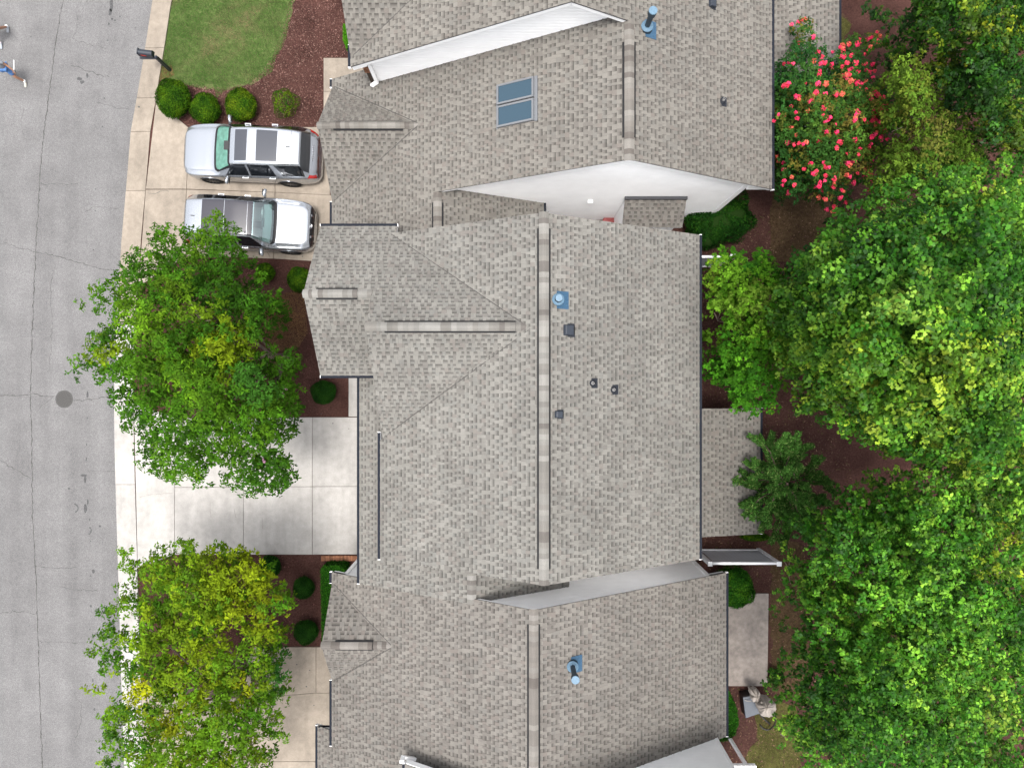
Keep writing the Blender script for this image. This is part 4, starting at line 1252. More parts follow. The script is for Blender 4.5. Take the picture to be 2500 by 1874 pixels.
# bright broad-leaved trees behind
maple_pal = [(.012, .055, .006), (.022, .085, .010), (.036, .115, .014), (.06, .155, .022), (.10, .20, .03), (.13, .215, .03)]
tree('maple_tree', 'large bright green tree with lobed leaves behind the middle house', 'tree',
     D2([(1720, 560), (1745, 520), (1790, 500), (1800, 470), (1850, 430), (1885, 400), (1920, 385), (1990, 375), (2040, 345), (2120, 340), (2200, 345), (2330, 350), (2340, 1060), (2212, 1085), (2120, 1075), (2050, 1050), (1990, 1000), (1925, 985), (1890, 960), (1840, 945), (1800, 930), (1765, 880), (1750, 830), (1735, 790), (1722, 750), (1715, 700), (1722, 660), (1712, 610)]),
     6.2, 12.5, (2020, 800), 23, .36, 120, (.095, .85), maple_pal, [(2350, 900, 200, (.13, .20, .025), .35), (2350, 1090, 90, (.14, .19, .02), .35), (2200, 650, 120, (.12, .20, .05), .35), (1990, 960, 60, (.02, .09, .01), .6)],
     lobed=True, mat='leaf_gloss', group='trees behind the houses', trunk_r=.22, nl=10, under=1.1, znoise=1.1, up=.75, hole=.22, tips=.3,
     voids=[(2120, 980, 16), (2225, 985, 20), (2080, 700, 14), (2330, 930, 20), (2200, 800, 14), (2050, 820, 12), (2270, 640, 16), (2410, 820, 18)])
elm_pal = [(.022, .085, .010), (.032, .11, .012), (.045, .14, .016), (.065, .175, .022), (.10, .22, .03)]
tree('elm_tree', 'broad fine-leaved green tree at the lower right behind the patio', 'tree',
     D2([(1755, 1060), (1790, 1085), (1830, 1060), (1880, 1050), (1905, 1030), (1960, 1000), (2050, 1000), (2130, 1010), (2212, 1015), (2340, 1020), (2340, 1790), (1740, 1790), (1740, 1650), (1725, 1600), (1700, 1585), (1720, 1560), (1690, 1535), (1715, 1520), (1700, 1500), (1760, 1490), (1735, 1460), (1745, 1420), (1725, 1390), (1740, 1340), (1745, 1300), (1755, 1270), (1738, 1240), (1748, 1200), (1750, 1130)]),
     5.0, 11.0, (2080, 1560), 22, .34, 100, (.085, .65), elm_pal, [(2480, 1350, 110, (.13, .19, .02), .6), (2440, 1200, 90, (.06, .10, .02), .6), (2450, 1780, 120, (.10, .16, .03), .5)],
     mat='leaf_gloss', group='trees behind the houses', trunk_r=.22, nl=14, under=1.1, znoise=1.0, up=.8, hole=.22, tips=.35, bark='bark_pale', voids=[(2080, 1510, 22), (2200, 1590, 16), (2350, 1620, 22), (2290, 1760, 18), (2150, 1250, 14), (2420, 1520, 16), (1990, 1700, 14), (2420, 1360, 14)])
tree('oak_tree', 'dark green tree with yellow tips in the top right corner', 'tree',
     D2([(1955, -120), (1960, 10), (1945, 60), (1985, 100), (2045, 125), (2070, 190), (2090, 240), (2130, 310), (2170, 350), (2340, 370), (2340, -120)]),
     4.2, 8.6, (2280, 240), 23, .38, 110, (.10, .6), [(.010, .045, .006), (.015, .058, .008), (.022, .075, .008), (.035, .098, .009), (.06, .12, .012)], [(2430, 70, 60, (.11, .15, .012), .6), (2400, 40, 45, (.10, .14, .012), .5), (2330, 100, 40, (.07, .14, .015), .6), (2430, 330, 110, (.08, .11, .012), .6)],
     mat='leaf_gloss', group='trees behind the houses', trunk_r=.2, nl=10, under=.8, znoise=.8, hole=.2, tips=.25, bark='bark_pale', voids=[(2290, 130, 22), (2200, 170, 14), (2370, 160, 18)])
tree('crape_myrtle', 'olive crape myrtle with faded mauve flower heads behind the pink one', 'tree',
     D2([(1905, 160), (1930, 120), (1960, 125), (2000, 135), (2030, 150), (2045, 190), (2040, 230), (2070, 270), (2095, 300), (2130, 370), (2060, 380), (2000, 390), (1955, 420), (1890, 440), (1880, 400), (1905, 380), (1895, 350), (1925, 330), (1945, 300), (1930, 260), (1940, 210)]),
     5.0, 7.6, (2140, 330), 19, .34, 100, (.095, .5), [(.045, .095, .02), (.065, .115, .025), (.085, .135, .03), (.12, .15, .04)], [(2230, 300, 50, (.13, .10, .04), .35), (2290, 330, 50, (.12, .09, .05), .4)],
     group='crape myrtles behind the houses', trunk_r=.12, multi=3, nl=10, under=.5, bark='bark_pale', hole=.12, voids=[(2235, 330, 20), (2180, 290, 16)])
tr5, C5, uv5 = tree('crape_myrtle', 'crape myrtle covered in hot pink flowers beside the tan roof', 'tree',
     D2([(1690, 45), (1705, 50), (1720, 70), (1730, 40), (1735, 25), (1760, 40), (1765, 80), (1775, 120), (1800, 125), (1830, 80), (1870, 85), (1900, 65), (1912, 80), (1880, 130), (1880, 165), (1930, 190), (1945, 220), (1930, 245), (1915, 290), (1905, 330), (1880, 370), (1875, 395), (1840, 400), (1840, 430), (1820, 450), (1790, 440), (1770, 420), (1740, 400), (1720, 430), (1695, 420), (1690, 380), (1672, 350), (1665, 310), (1655, 270), (1650, 240), (1670, 225), (1660, 180), (1672, 150), (1690, 130), (1705, 105), (1715, 85)]),
     2.6, 5.6, (1990, 300), 16, .34, 110, (.085, .5), [(.016, .06, .03), (.022, .07, .03), (.03, .08, .028), (.05, .10, .03), (.14, .11, .05)], [(1940, 380, 40, (.15, .10, .035), .5), (2010, 320, 40, (.13, .10, .04), .4), (1970, 240, 30, (.15, .1, .04), .5), (1890, 300, 30, (.13, .09, .03), .4), (1945, 70, 40, (.14, .11, .03), .5)],
     group='crape myrtles behind the houses', trunk_r=.12, multi=4, nl=10, under=.6, bark='bark_pale', hole=.05)
fl = []
for (du, dv, nn, sp) in [(1715, 55, 3, 8), (1735, 45, 3, 8), (1830, 115, 14, 14), (1855, 100, 6, 10), (1895, 85, 10, 12), (1870, 150, 8, 8), (1830, 160, 16, 10), (1855, 180, 10, 10), (1790, 125, 6, 10), (1765, 140, 6, 10), (1665, 170, 3, 4), (1655, 235, 3, 3), (1700, 190, 4, 8), (1720, 215, 6, 8), (1750, 215, 5, 8), (1785, 195, 4, 10), (1875, 170, 6, 6), (1895, 210, 12, 8), (1905, 245, 16, 10), (1895, 275, 14, 10), (1880, 265, 8, 8), (1900, 290, 10, 8), (1850, 240, 6, 10), (1790, 262, 6, 8), (1710, 310, 5, 6), (1675, 335, 5, 6), (1685, 350, 3, 5), (1875, 365, 8, 8), (1890, 400, 14, 9), (1850, 380, 6, 8), (1800, 390, 8, 10), (1770, 420, 10, 12), (1800, 445, 8, 10), (1760, 375, 5, 10), (1700, 410, 5, 8), (1820, 430, 6, 9), (1840, 330, 5, 10), (1845, 345, 5, 8), (1760, 300, 4, 12), (1730, 250, 4, 12)]:
    for _ in range(max(2, int(nn * .7))):
        fl.append(((du + random.gauss(0, sp * .95)) * K, (dv + random.gauss(0, sp * .95)) * K))
for k in RNG.choice(len(uv5), 75, replace=False):
    if uv5[k, 0] > 1920 or RNG.random() < .45: fl.append(tuple(uv5[k]))
zs = []
for (u, v) in fl:
    i = int(np.argmin(np.hypot(uv5[:, 0] - u, uv5[:, 1] - v))); zs.append(float(C5[i, 2]) + .5)
blossoms(tr5, fl, 0, .072, [(.72, .035, .11), (.78, .055, .15), (.72, .05, .10), (.62, .12, .08)], 34, .055, zs)
tree('young_maple', 'small light green tree against the rear eave of the middle house', 'tree',
     D2([(1535, 555), (1560, 540), (1600, 545), (1620, 560), (1655, 530), (1660, 560), (1690, 575), (1705, 600), (1700, 630), (1720, 650), (1735, 670), (1715, 690), (1705, 720), (1695, 745), (1700, 790), (1680, 800), (1695, 845), (1670, 860), (1680, 895), (1640, 890), (1612, 905), (1590, 890), (1570, 860), (1545, 835), (1535, 800), (1520, 770), (1515, 730), (1540, 710), (1525, 690), (1518, 660), (1540, 640), (1525, 610), (1516, 580)]),
     3.0, 6.2, (1790, 815), 17, .30, 95, (.085, .7), [(.022, .085, .010), (.035, .115, .012), (.055, .145, .016), (.09, .19, .024), (.13, .21, .035)], [(1830, 740, 70, (.13, .205, .05), .6), (1880, 690, 40, (.12, .20, .045), .5), (1760, 930, 50, (.08, .13, .02), .3), (1720, 870, 40, (.03, .08, .012), .6)],
     group='trees behind the houses', trunk_r=.10, multi=2, nl=10, under=.45, znoise=.4, bark='bark_pale', hole=.1, voids=[(1745, 780, 22), (1730, 660, 20), (1725, 890, 18), (1790, 700, 10), (1770, 960, 14), (1735, 840, 14)])

# conifer-like tree: long arching boughs with short needles
def conifer(label, base_px, cu, cv, z0, z1, boughs):
    base = P(*base_px)
    t = thing('juniper_tree', label, 'tree', tuple(base))
    top = P(cu, cv, z1)
    MB().tube([(0, 0, 0), (top - base) * .5 + Vector((0, 0, 0)), top - base], [.11, .07, .03], 9).build('trunk', M['bark'], t, True)
    V = []; Cc = []
    for (du, dv, ze) in boughs:
        end = P((du + random.gauss(0, 7)) * K, (dv + random.gauss(0, 7)) * K, ze + random.gauss(0, .25)) - base
        st = (top - base) * random.uniform(.4, .92) + Vector((random.gauss(0, .12), random.gauss(0, .12), 0))
        mid = st.lerp(end, .5) + Vector((random.gauss(0, .14), random.gauss(0, .14), random.uniform(.1, .4)))
        b = MB(); b.tube([st, mid, end], [.03, .018, .005], 5); b.build('bough', M['bark'], t, True)
        subs = [(st, mid, end, 1.0)]
        for _ in range(3):
            f_ = random.uniform(.35, .8)
            p0 = st.lerp(mid, f_ * 2) if f_ < .5 else mid.lerp(end, f_ * 2 - 1)
            dv_ = (end - st); sd_ = Vector((-dv_.y, dv_.x, 0)).normalized() * random.choice((-1, 1))
            p2 = p0 + dv_ * random.uniform(.15, .35) + sd_ * random.uniform(.15, .4) + Vector((0, 0, random.uniform(-.1, .25)))
            subs.append((p0, p0.lerp(p2, .5) + Vector((0, 0, .06)), p2, .5))
        for (A, B_, Ce, kk) in subs:
            A, B_, Ce = np.array(A), np.array(B_), np.array(Ce)
            n = int(620 * kk)
            s_ = .12 + .88 * RNG.random(n) ** .8
            c = (1 - s_)[:, None] ** 2 * A + 2 * (s_ * (1 - s_))[:, None] * B_ + (s_ ** 2)[:, None] * Ce
            dirv = norm((Ce - A)[None])[0]
            side = np.cross(dirv, [0, 0, 1.0]); side /= np.linalg.norm(side)
            lat = (RNG.random(n) - .5) * 2
            wdt = (.15 * (1 - .7 * s_) + .03) * (.6 + .4 * kk)
            pos = c + side * (lat * wdt)[:, None] + dirv * (np.abs(lat) * wdt * .7)[:, None] + np.array([0, 0, 1]) * RNG.normal(0, .05, n)[:, None]
            td = norm(dirv * .8 + side * np.sign(lat)[:, None] * .7 + RNG.normal(0, .45, (n, 3)))
            nr = norm(np.array([0, 0, 1]) + RNG.normal(0, .5, (n, 3)))
            q = norm(np.cross(nr, td))
            L = (.08 + .07 * RNG.random(n))[:, None]; W = .015
            V.append(np.stack([pos - td * L / 2, pos + q * W, pos + td * L / 2, pos - q * W], 1))
            tint = np.where(RNG.random((n, 1)) < .25, 1.7, .9) * random.uniform(.7, 1.2)
            Cc.append(np.array([.034, .092, .015]) * tint * (.6 + .8 * RNG.random((n, 1))) + np.where(RNG.random((n, 1)) < .08, np.array([[.10, .10, .04]]), 0))
    quad_mesh('foliage', np.concatenate(V), np.concatenate(Cc), M['leaf'], t)
    return t
bl = [(1700, 925, 3.6), (1722, 935, 3.9), (1640, 945, 3.2), (1612, 1000, 3.0), (1582, 1022, 2.8), (1600, 1045, 3.1), (1595, 1095, 2.8), (1612, 1120, 3.0), (1640, 1150, 2.8), (1660, 1170, 3.0), (1700, 1180, 2.8), (1735, 1170, 3.0), (1760, 1140, 3.2), (1785, 1085, 3.4), (1790, 1040, 3.6), (1780, 990, 3.6), (1755, 960, 3.8), (1670, 960, 4.0), (1640, 1040, 4.0), (1650, 1090, 4.0), (1690, 1120, 4.2), (1730, 1100, 4.4), (1745, 1050, 4.5), (1720, 1000, 4.5), (1680, 1010, 4.6), (1700, 1060, 4.9), (1665, 1060, 4.4), (1630, 990, 3.6), (1670, 1130, 3.6), (1720, 1145, 3.8)]
conifer('spiky juniper-like evergreen at the corner of the rear porch roof', (1890, 1160), 1702 * K, 1045 * K, 2.0, 5.0, bl)

# clipped shrubs
def shrub(name, label, u, v, ru, rv, hz, cols, n=5200, leaf=(.045, .6), group=None, jit=.06, poly=None, core=True, cat='shrub'):
    """u, v, ru, rv in shown (2212) pixels at mid height"""
    c = P(u * K, v * K, hz * .45)
    rx, ry = ru * K * (H - hz * .45) / F, rv * K * (H - hz * .45) / F
    t = thing(name, label, cat, (c.x, c.y, 0), group=group)
    dr = norm(RNG.normal(size=(n, 3)))
    dr[:, 2] = np.where(dr[:, 2] < -.2, -dr[:, 2], dr[:, 2])
    dr = norm(dr)
    a = np.arctan2(dr[:, 1], dr[:, 0])
    lum = 1 + jit * (np.sin(a * 3 + RNG.random() * 6) + np.sin(a * 5 + dr[:, 2] * 4 + RNG.random() * 6) + np.sin(dr[:, 2] * 7 + RNG.random() * 6)) * .6 + RNG.normal(0, .04, n)
    sc = np.array([rx, ry, hz * .55])
    pos = dr * sc * lum[:, None] * .97 + np.array([0, 0, hz * .48])
    nrm = dr + RNG.normal(0, .45, (n, 3))
    L = leaf[0] * (.6 + .8 * RNG.random(n))
    V = leaf_quads(pos, nrm, L, L * leaf[1])
    ca = vivid(cols) if max(cols[0]) < .3 else np.array(cols)
    patch = np.sin(dr[:, 0] * 4 + RNG.random() * 6) * np.sin(dr[:, 1] * 4 + RNG.random() * 6)
    ci = np.clip(((.5 + .3 * patch + RNG.normal(0, .2, n)) * len(ca)).astype(int), 0, len(ca) - 1)
    quad_mesh('foliage', V, ca[ci] * (.6 + .8 * RNG.random((n, 1))), M['leaf'], t)
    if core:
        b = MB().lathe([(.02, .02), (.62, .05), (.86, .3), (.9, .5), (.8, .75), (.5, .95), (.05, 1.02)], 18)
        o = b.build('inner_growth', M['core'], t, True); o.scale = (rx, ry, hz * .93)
    MB().tube([(0, 0, 0), (.02, .01, hz * .4)], [.04, .03], 6).build('stem', M['bark'], t)
    return t
BX = [(.014, .045, .005), (.024, .065, .006), (.04, .09, .008), (.065, .115, .008)]
BXY = BX + [(.09, .12, .01), (.07, .11, .01)]
RND = [(.006, .03, .008), (.010, .042, .010), (.015, .055, .012), (.02, .07, .015)]
shrub('boxwood', 'largest round boxwood by the mailbox and kerb', 377, 215, 36, 41, 1.0, BX, 9000, group='boxwoods in a row by the driveway')
shrub('boxwood', 'round boxwood with a bare side, second from the kerb', 445, 236, 31, 32, .85, BX, 7000, group='boxwoods in a row by the driveway')
shrub('boxwood', 'yellowish round boxwood, third from the kerb', 522, 229, 33, 35, .85, BXY, 7000, group='boxwoods in a row by the driveway')
shrub('boxwood', 'sparse thin boxwood farthest from the kerb', 617, 224, 27, 29, .7, BXY, 2600, jit=.16, core=False, group='boxwoods in a row by the driveway')
shrub('boxwood', 'small round bush beside the lower parked car', 574, 589, 20, 20, .6, BX, 4200, group='round front bushes')
shrub('boxwood', 'round bush tucked under the eave of the middle house', 648, 604, 26, 27, .8, BX, 5000, group='round front bushes')
shrub('holly_ball', 'dark clipped ball bush in the red mulch above the driveway', 700, 847, 27, 26, .75, RND, 9000, (.03, .6), group='clipped ball bushes')
shrub('holly_ball', 'dark clipped ball bush below the brick edging, upper of two', 657, 1268, 23, 24, .65, RND, 7500, (.03, .6), group='clipped ball bushes')
shrub('holly_ball', 'dark clipped ball bush beside the concrete slab, lower of two', 662, 1363, 26, 26, .7, RND, 8500, (.03, .6), group='clipped ball bushes')
shrub('bush', 'dark bush half hidden under the yellow-green tree', 585, 1222, 22, 24, .7, RND, 5000, group='round front bushes')
shrub('rear_shrub', 'rounded green shrub between the patio and the vinyl screen', 1578, 1266, 48, 42, 1.3, [(.010, .048, .008), (.016, .07, .010), (.03, .10, .014), (.05, .13, .016)], 9000, (.07, .55), jit=.12)
shrub('rear_shrub', 'dark spreading shrub at the foot of the white gable wall', 1555, 470, 70, 50, 1.2, [(.005, .026, .006), (.008, .036, .008), (.012, .05, .010), (.025, .075, .014)], 9000, (.085, .5), jit=.22)
shrub('rear_shrub', 'dark shrub just behind the rear corner of the middle roof', 1525, 500, 40, 40, 1.0, [(.005, .026, .006), (.010, .042, .008), (.014, .05, .010)], 6000, (.06, .5), jit=.14)
shrub('rear_shrub', 'small low green shrub under the end of the rear porch', 1630, 1158, 30, 8, .7, BX, 2500, (.06, .5))
shrub('potted_plant', 'small dark leafy plant with red tips beside the patio corner', 1676, 1460, 14, 17, .5, [(.008, .02, .012), (.01, .045, .01), (.015, .07, .012), (.03, .02, .02)], 1800, (.07, .45), jit=.2, core=False, cat='plant')
shrub('flower_clump', 'tiny yellow flower clump behind the covered hanging chair', 1634, 1500, 4.5, 3.5, .35, [(.5, .38, .01), (.4, .3, .01)], 260, (.05, .8), core=False, cat='flowers')

def hedge(name, label, poly_px, hz, n, cols, leaf=(.05, .55), group=None):
    w4 = [tuple(P(u, v, hz)[:2]) for u, v in poly_px]
    cx = sum(p[0] for p in w4) / len(w4); cy = sum(p[1] for p in w4) / len(w4)
    t = thing(name, label, 'hedge', (cx, cy, 0), group=group)
    loc = [(x - cx, y - cy) for x, y in w4]
    pt = sample_poly(loc, int(n * .65))
    top = np.concatenate([pt, (hz + RNG.normal(0, .03, (len(pt), 1)))], 1)
    nt_ = np.tile([0, 0, 1.0], (len(pt), 1))
    lp = np.array(ccw(loc)); m = n - len(pt)
    e = RNG.integers(0, len(lp), m); s_ = RNG.random((m, 1))
    a, b_ = lp[e], np.roll(lp, -1, 0)[e]
    xy = a + (b_ - a) * s_
    dn = norm(np.stack([(b_ - a)[:, 1], -(b_ - a)[:, 0], np.zeros(m)], 1))
    sidep = np.concatenate([xy, RNG.random((m, 1)) * hz], 1) + RNG.normal(0, .02, (m, 3))
    pos = np.concatenate([top, sidep]); nr = np.concatenate([nt_, dn]) + RNG.normal(0, .5, (len(pos), 3))
    L = leaf[0] * (.6 + .8 * RNG.random(len(pos)))
    col = vivid(cols)[RNG.integers(0, len(cols), len(pos))] * (.6 + .8 * RNG.random((len(pos), 1)))
    quad_mesh('foliage', leaf_quads(pos, nr, L, L * leaf[1]), col, M['leaf'], t)
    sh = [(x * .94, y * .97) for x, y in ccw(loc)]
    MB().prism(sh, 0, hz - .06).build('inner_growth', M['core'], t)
    return t
HG = [(.012, .06, .008), (.018, .08, .010), (.028, .11, .012), (.008, .04, .006)]
hedge('hedge', 'narrow clipped hedge along the front wall of the lowest house', D2([(692, 1232), (700, 1222), (735, 1220), (745, 1228), (742, 1250), (722, 1260), (718, 1400), (695, 1400)]), .8, 8000, HG, group='house hedges')
hedge('hedge', 'low rounded hedge behind the lowest house beside the hanging chair', D2([(1568, 1480), (1578, 1500), (1592, 1530), (1596, 1560), (1588, 1588), (1565, 1600), (1550, 1602), (1550, 1480)]), .5, 6000, HG, group='house hedges')
hedge('hedge', 'small bright hedge sliver beside the top left roof corner', [(838, 60), (851, 60), (853, 112), (846, 118), (838, 100)], .7, 1500, [(.04, .14, .01), (.05, .17, .012)], group='house hedges')

# ------------------------------------------------------------------ parked cars
def crom(xs, ys, x):
    """smooth interpolation through the control values (monotone-ish cubic)"""
    xs = np.asarray(xs, float); ys = np.asarray(ys, float)
    h = np.diff(xs); dl = np.diff(ys) / h
    m = np.zeros(len(xs)); m[0] = dl[0]; m[-1] = dl[-1]
    for i in range(1, len(xs) - 1):
        m[i] = 0 if dl[i - 1] * dl[i] <= 0 else 2 * dl[i - 1] * dl[i] / (dl[i - 1] + dl[i])
    x = np.clip(np.asarray(x, float), xs[0], xs[-1])
    i = np.clip(np.searchsorted(xs, x) - 1, 0, len(h) - 1)
    t = (x - xs[i]) / h[i]
    return (2 * t**3 - 3 * t**2 + 1) * ys[i] + (t**3 - 2 * t**2 + t) * h[i] * m[i] + (-2 * t**3 + 3 * t**2) * ys[i + 1] + (t**3 - t**2) * h[i] * m[i + 1]

PAINT = mats('silver_paint', (.35, .37, .40), .2, .5, metal=.75, coat=.6)
CARGLASS = mats('car_glass_dark', (.008, .010, .013), .05, .6, coat=.5)
SUNROOF = mats('sunroof_glass', (.055, .06, .075), .12, .6)
PANO = mats('panorama_glass', (.045, .043, .055), .10, .6)
SHADE = mats('sunshade_green_glass', (.13, .30, .24), .10, .6, noise=[(6, .2)])
TRIM = mats('car_black_trim', (.012, .012, .014), .4, .4)
CHROME = mats('chrome', (.75, .76, .78), .15, .5, metal=1)
TAIL = mats('tail_lamp_red', (.45, .012, .010), .12, .6, coat=.5)
LAMP = mats('head_lamp', (.30, .33, .36), .08, .6, metal=.4)
TYRE = mats('tyre_rubber', (.018, .018, .019), .85, .2)
RIM = mats('dark_rim', (.10, .10, .105), .35, .5, metal=.8)
SEAT = mats('pale_seat', (.42, .44, .45), .6, .3)
CABIN = mats('cabin_dark', (.055, .085, .09), .8, .2)
DASH = mats('dashboard', (.13, .19, .19), .5, .3)
WIND = bpy.data.materials.new('windscreen'); WIND.use_nodes = True
_t = WIND.node_tree; _b = _t.nodes['Principled BSDF']
_b.inputs['Base Color'].default_value = (.55, .78, .74, 1); _b.inputs['Roughness'].default_value = .03
_g = _t.nodes.new('ShaderNodeBsdfTransparent'); _g.inputs[0].default_value = (.72, .88, .86, 1)
_gl = _t.nodes.new('ShaderNodeBsdfGlossy'); _gl.inputs['Roughness'].default_value = .03; _gl.inputs['Color'].default_value = (.9, 1, 1, 1)
_m = _t.nodes.new('ShaderNodeMixShader'); _m.inputs[0].default_value = .16
_t.links.new(_g.outputs[0], _m.inputs[1]); _t.links.new(_gl.outputs[0], _m.inputs[2]); _t.links.new(_m.outputs[0], _t.nodes['Material Output'].inputs[0])

class Car:
    """x runs from the nose (0) to the tail (L); local frame later turned so that +X is forward"""
    def __init__(s, root, L, W, top, sh, rf, belt, wheels, R_=.37):
        s.root = root; s.L = L; s.W = W
        s.top, s.sh, s.rf, s.belt = top, sh, rf, belt
        s.wheels = wheels; s.R = R_
        s.TK = np.array([0, 1, 2, 3, 4, 5, 6, 7, 8, 9.0])
    def sect(s, x):
        zt = crom(*s.top, x); w_ = crom(*s.sh, x); r = crom(*s.rf, x); zb = crom(*s.belt, x)
        zb = np.minimum(zb, zt - .03)
        pts = [(w_ * .80, .24), (w_ * .96, .30), (w_, .52), (w_ * .992, .72 * zb / 1.05 + .06), (w_ * .985, zb - .09), (w_ * .955, zb), (w_ * .955 + (r - w_ * .955) * .55, zb + (zt - .06 - zb) * .55), (r, zt - .055), (r * .82, zt - .012), (0 * r, zt)]
        return pts
    def S(s, x, t, side=1, off=0.0):
        """surface point arrays"""
        x = np.asarray(x, float); t = np.asarray(t, float)
        def ev(x, t):
            x = np.clip(x, 0, s.L)
            pts = s.sect(x)
            Y = np.zeros_like(x); Z = np.zeros_like(x)
            yy = np.stack([p[0] + 0 * x for p in pts], -1); zz = np.stack([p[1] + 0 * x for p in pts], -1)
            i = np.clip(np.floor(t).astype(int), 0, 8); f = t - i
            def g(a, k): return np.take_along_axis(a, np.clip(k, 0, 9)[..., None], -1)[..., 0]
            def cr(a):
                p0, p1, p2, p3 = g(a, i - 1), g(a, i), g(a, i + 1), g(a, i + 2)
                end = (i + 2 > 9)
                if a is yy: p3 = np.where(end, -g(a, np.full_like(i, 8)), p3)
                else: p3 = np.where(end, g(a, np.full_like(i, 8)), p3)
                m1 = (p2 - p0) * .42; m2 = (p3 - p1) * .42
                return (2*f**3-3*f**2+1)*p1 + (f**3-2*f**2+f)*m1 + (-2*f**3+3*f**2)*p2 + (f**3-f**2)*m2
            Y = cr(yy); Z = cr(zz)
            xo = x.copy()
            return np.stack([s.L / 2 - xo, Y * side, Z], -1)
        p = ev(x, t)
        if off:
            e = .01
            dx = ev(np.clip(x + e, 0, s.L), t) - ev(np.clip(x - e, 0, s.L), t)
            dt = ev(x, np.clip(t + .02, 0, 9)) - ev(x, np.clip(t - .02, 0, 9))
            n = np.cross(dx, dt); n = norm(n)
            n *= np.where(n[..., 2:3] * 0 + (n * np.stack([0 * x, p[..., 1], p[..., 2] - .6], -1)).sum(-1, keepdims=True) < 0, -1, 1)
            p = p + n * off
        return p
    def body(s, cut=None):
        nx, ntt = 130, 46
        xs = s.L * (.5 - .5 * np.cos(np.linspace(0, math.pi, nx))) * .35 + np.linspace(0, s.L, nx) * .65
        ts = np.linspace(0, 9, ntt)
        X, T = np.meshgrid(xs, ts, indexing='ij')
        V = []; Fc = []; mi = []
        for side in (1, -1):
            Pp = s.S(X, T, side)
            # wheel arches
            for xw in s.wheels:
                dx = np.abs(X - xw); ra = s.R + .055
                za = np.where(dx < ra, s.R + np.sqrt(np.maximum(ra**2 - dx**2, 0)) * .98, 0)
                low = T < 4.6
                Pp[..., 2] = np.where(low, np.maximum(Pp[..., 2], za), Pp[..., 2])
            n0 = len(V); V += [tuple(q) for q in Pp.reshape(-1, 3)]
            for i in range(nx - 1):
                for j in range(ntt - 1):
                    if cut and cut(xs[i], xs[i + 1], ts[j], ts[j + 1]): continue
                    a = n0 + i * ntt + j; b_ = a + ntt
                    q = (a, b_, b_ + 1, a + 1)
                    Fc.append(q if side < 0 else q[::-1])
            # close nose, tail and floor
            nose = tuple(n0 + j for j in range(ntt)); tail = tuple(n0 + (nx - 1) * ntt + j for j in range(ntt))
            c0 = len(V); V.append((s.L / 2, 0, .24)); c1 = len(V); V.append((-s.L / 2, 0, .24))
            Fc.append(nose + (c0,)); Fc.append(tail[::-1] + (c1,))
        o = mesh('body', V, Fc, PAINT, s.root)
        bm = bmesh.new(); bm.from_mesh(o.data)
        bmesh.ops.remove_doubles(bm, verts=bm.verts, dist=.0008); bmesh.ops.recalc_face_normals(bm, faces=bm.faces)
        bm.to_mesh(o.data); bm.free()
        autosmooth(o, 35)
        MB().box(-s.L / 2 + .5, s.L / 2 - .5, -s.W / 2 + .14, s.W / 2 - .14, .2, .5).build('underbody', TRIM, s.root)
        return o
    def patch(s, name, x0, x1, t0, t1, mat, sides=(1, -1), off=.006, nx=14, ntt=8, parent=None, join=False, skew0=None, skew1=None, th=True):
        """surface patch; x0/x1 may be functions of t in 0..1"""
        objs = []
        V = []; Fc = []
        for side in sides:
            if not join: V = []; Fc = []
            tt = np.linspace(0, 1, ntt); uu = np.linspace(0, 1, nx)
            U, T = np.meshgrid(uu, tt, indexing='ij')
            X0 = x0(T) if callable(x0) else x0 + 0 * T
            X1 = x1(T) if callable(x1) else x1 + 0 * T
            XX = X0 + (X1 - X0) * U; TT = (t0 + (t1 - t0) * T)
            Pp = s.S(XX, TT, side, off)
            n0 = len(V); V += [tuple(q) for q in Pp.reshape(-1, 3)]
            for i in range(nx - 1):
                for j in range(ntt - 1):
                    a = n0 + i * ntt + j; b_ = a + ntt
                    q = (a, b_, b_ + 1, a + 1); Fc.append(q if side < 0 else q[::-1])
            if not join:
                objs.append(mesh(name, V, Fc, mat, parent or s.root, True))
        if join:
            o = mesh(name, V, Fc, mat, parent or s.root)
            bm = bmesh.new(); bm.from_mesh(o.data); bmesh.ops.remove_doubles(bm, verts=bm.verts, dist=.002); bm.to_mesh(o.data); bm.free()
            o.data.polygons.foreach_set('use_smooth', [True] * len(o.data.polygons)); objs.append(o)
        return objs
    def wheel(s):
        for xw in s.wheels:
            for side in (1, -1):
                c = Vector((s.L / 2 - xw, side * (s.W / 2 - .105), s.R))
                wobj = new_obj('wheel', None, s.root); wobj.location = c; wobj.empty_display_size = .1
                rot = Matrix.Rotation(-side * math.pi / 2, 4, 'X')
                MB().lathe([(s.R * .62, -.11), (s.R * .95, -.11), (s.R, -.08), (s.R, .07), (s.R * .95, .105), (s.R * .70, .112), (s.R * .66, .09)], 36, mat=rot).build('tyre', TYRE, wobj, True)
                b = MB(); b.lathe([(s.R * .67, .075), (s.R * .67, .09), (s.R * .62, .09), (s.R * .60, .02)], 36, mat=rot)
                for k in range(10):
                    b.box(.04, s.R * .64, -.016, .016, .03, .095, rot @ Matrix.Rotation(k * math.pi / 5, 4, 'Z'))
                b.lathe([(.06, .05), (.055, .105)], 16, mat=rot)
                b.build('rim', RIM, wobj)
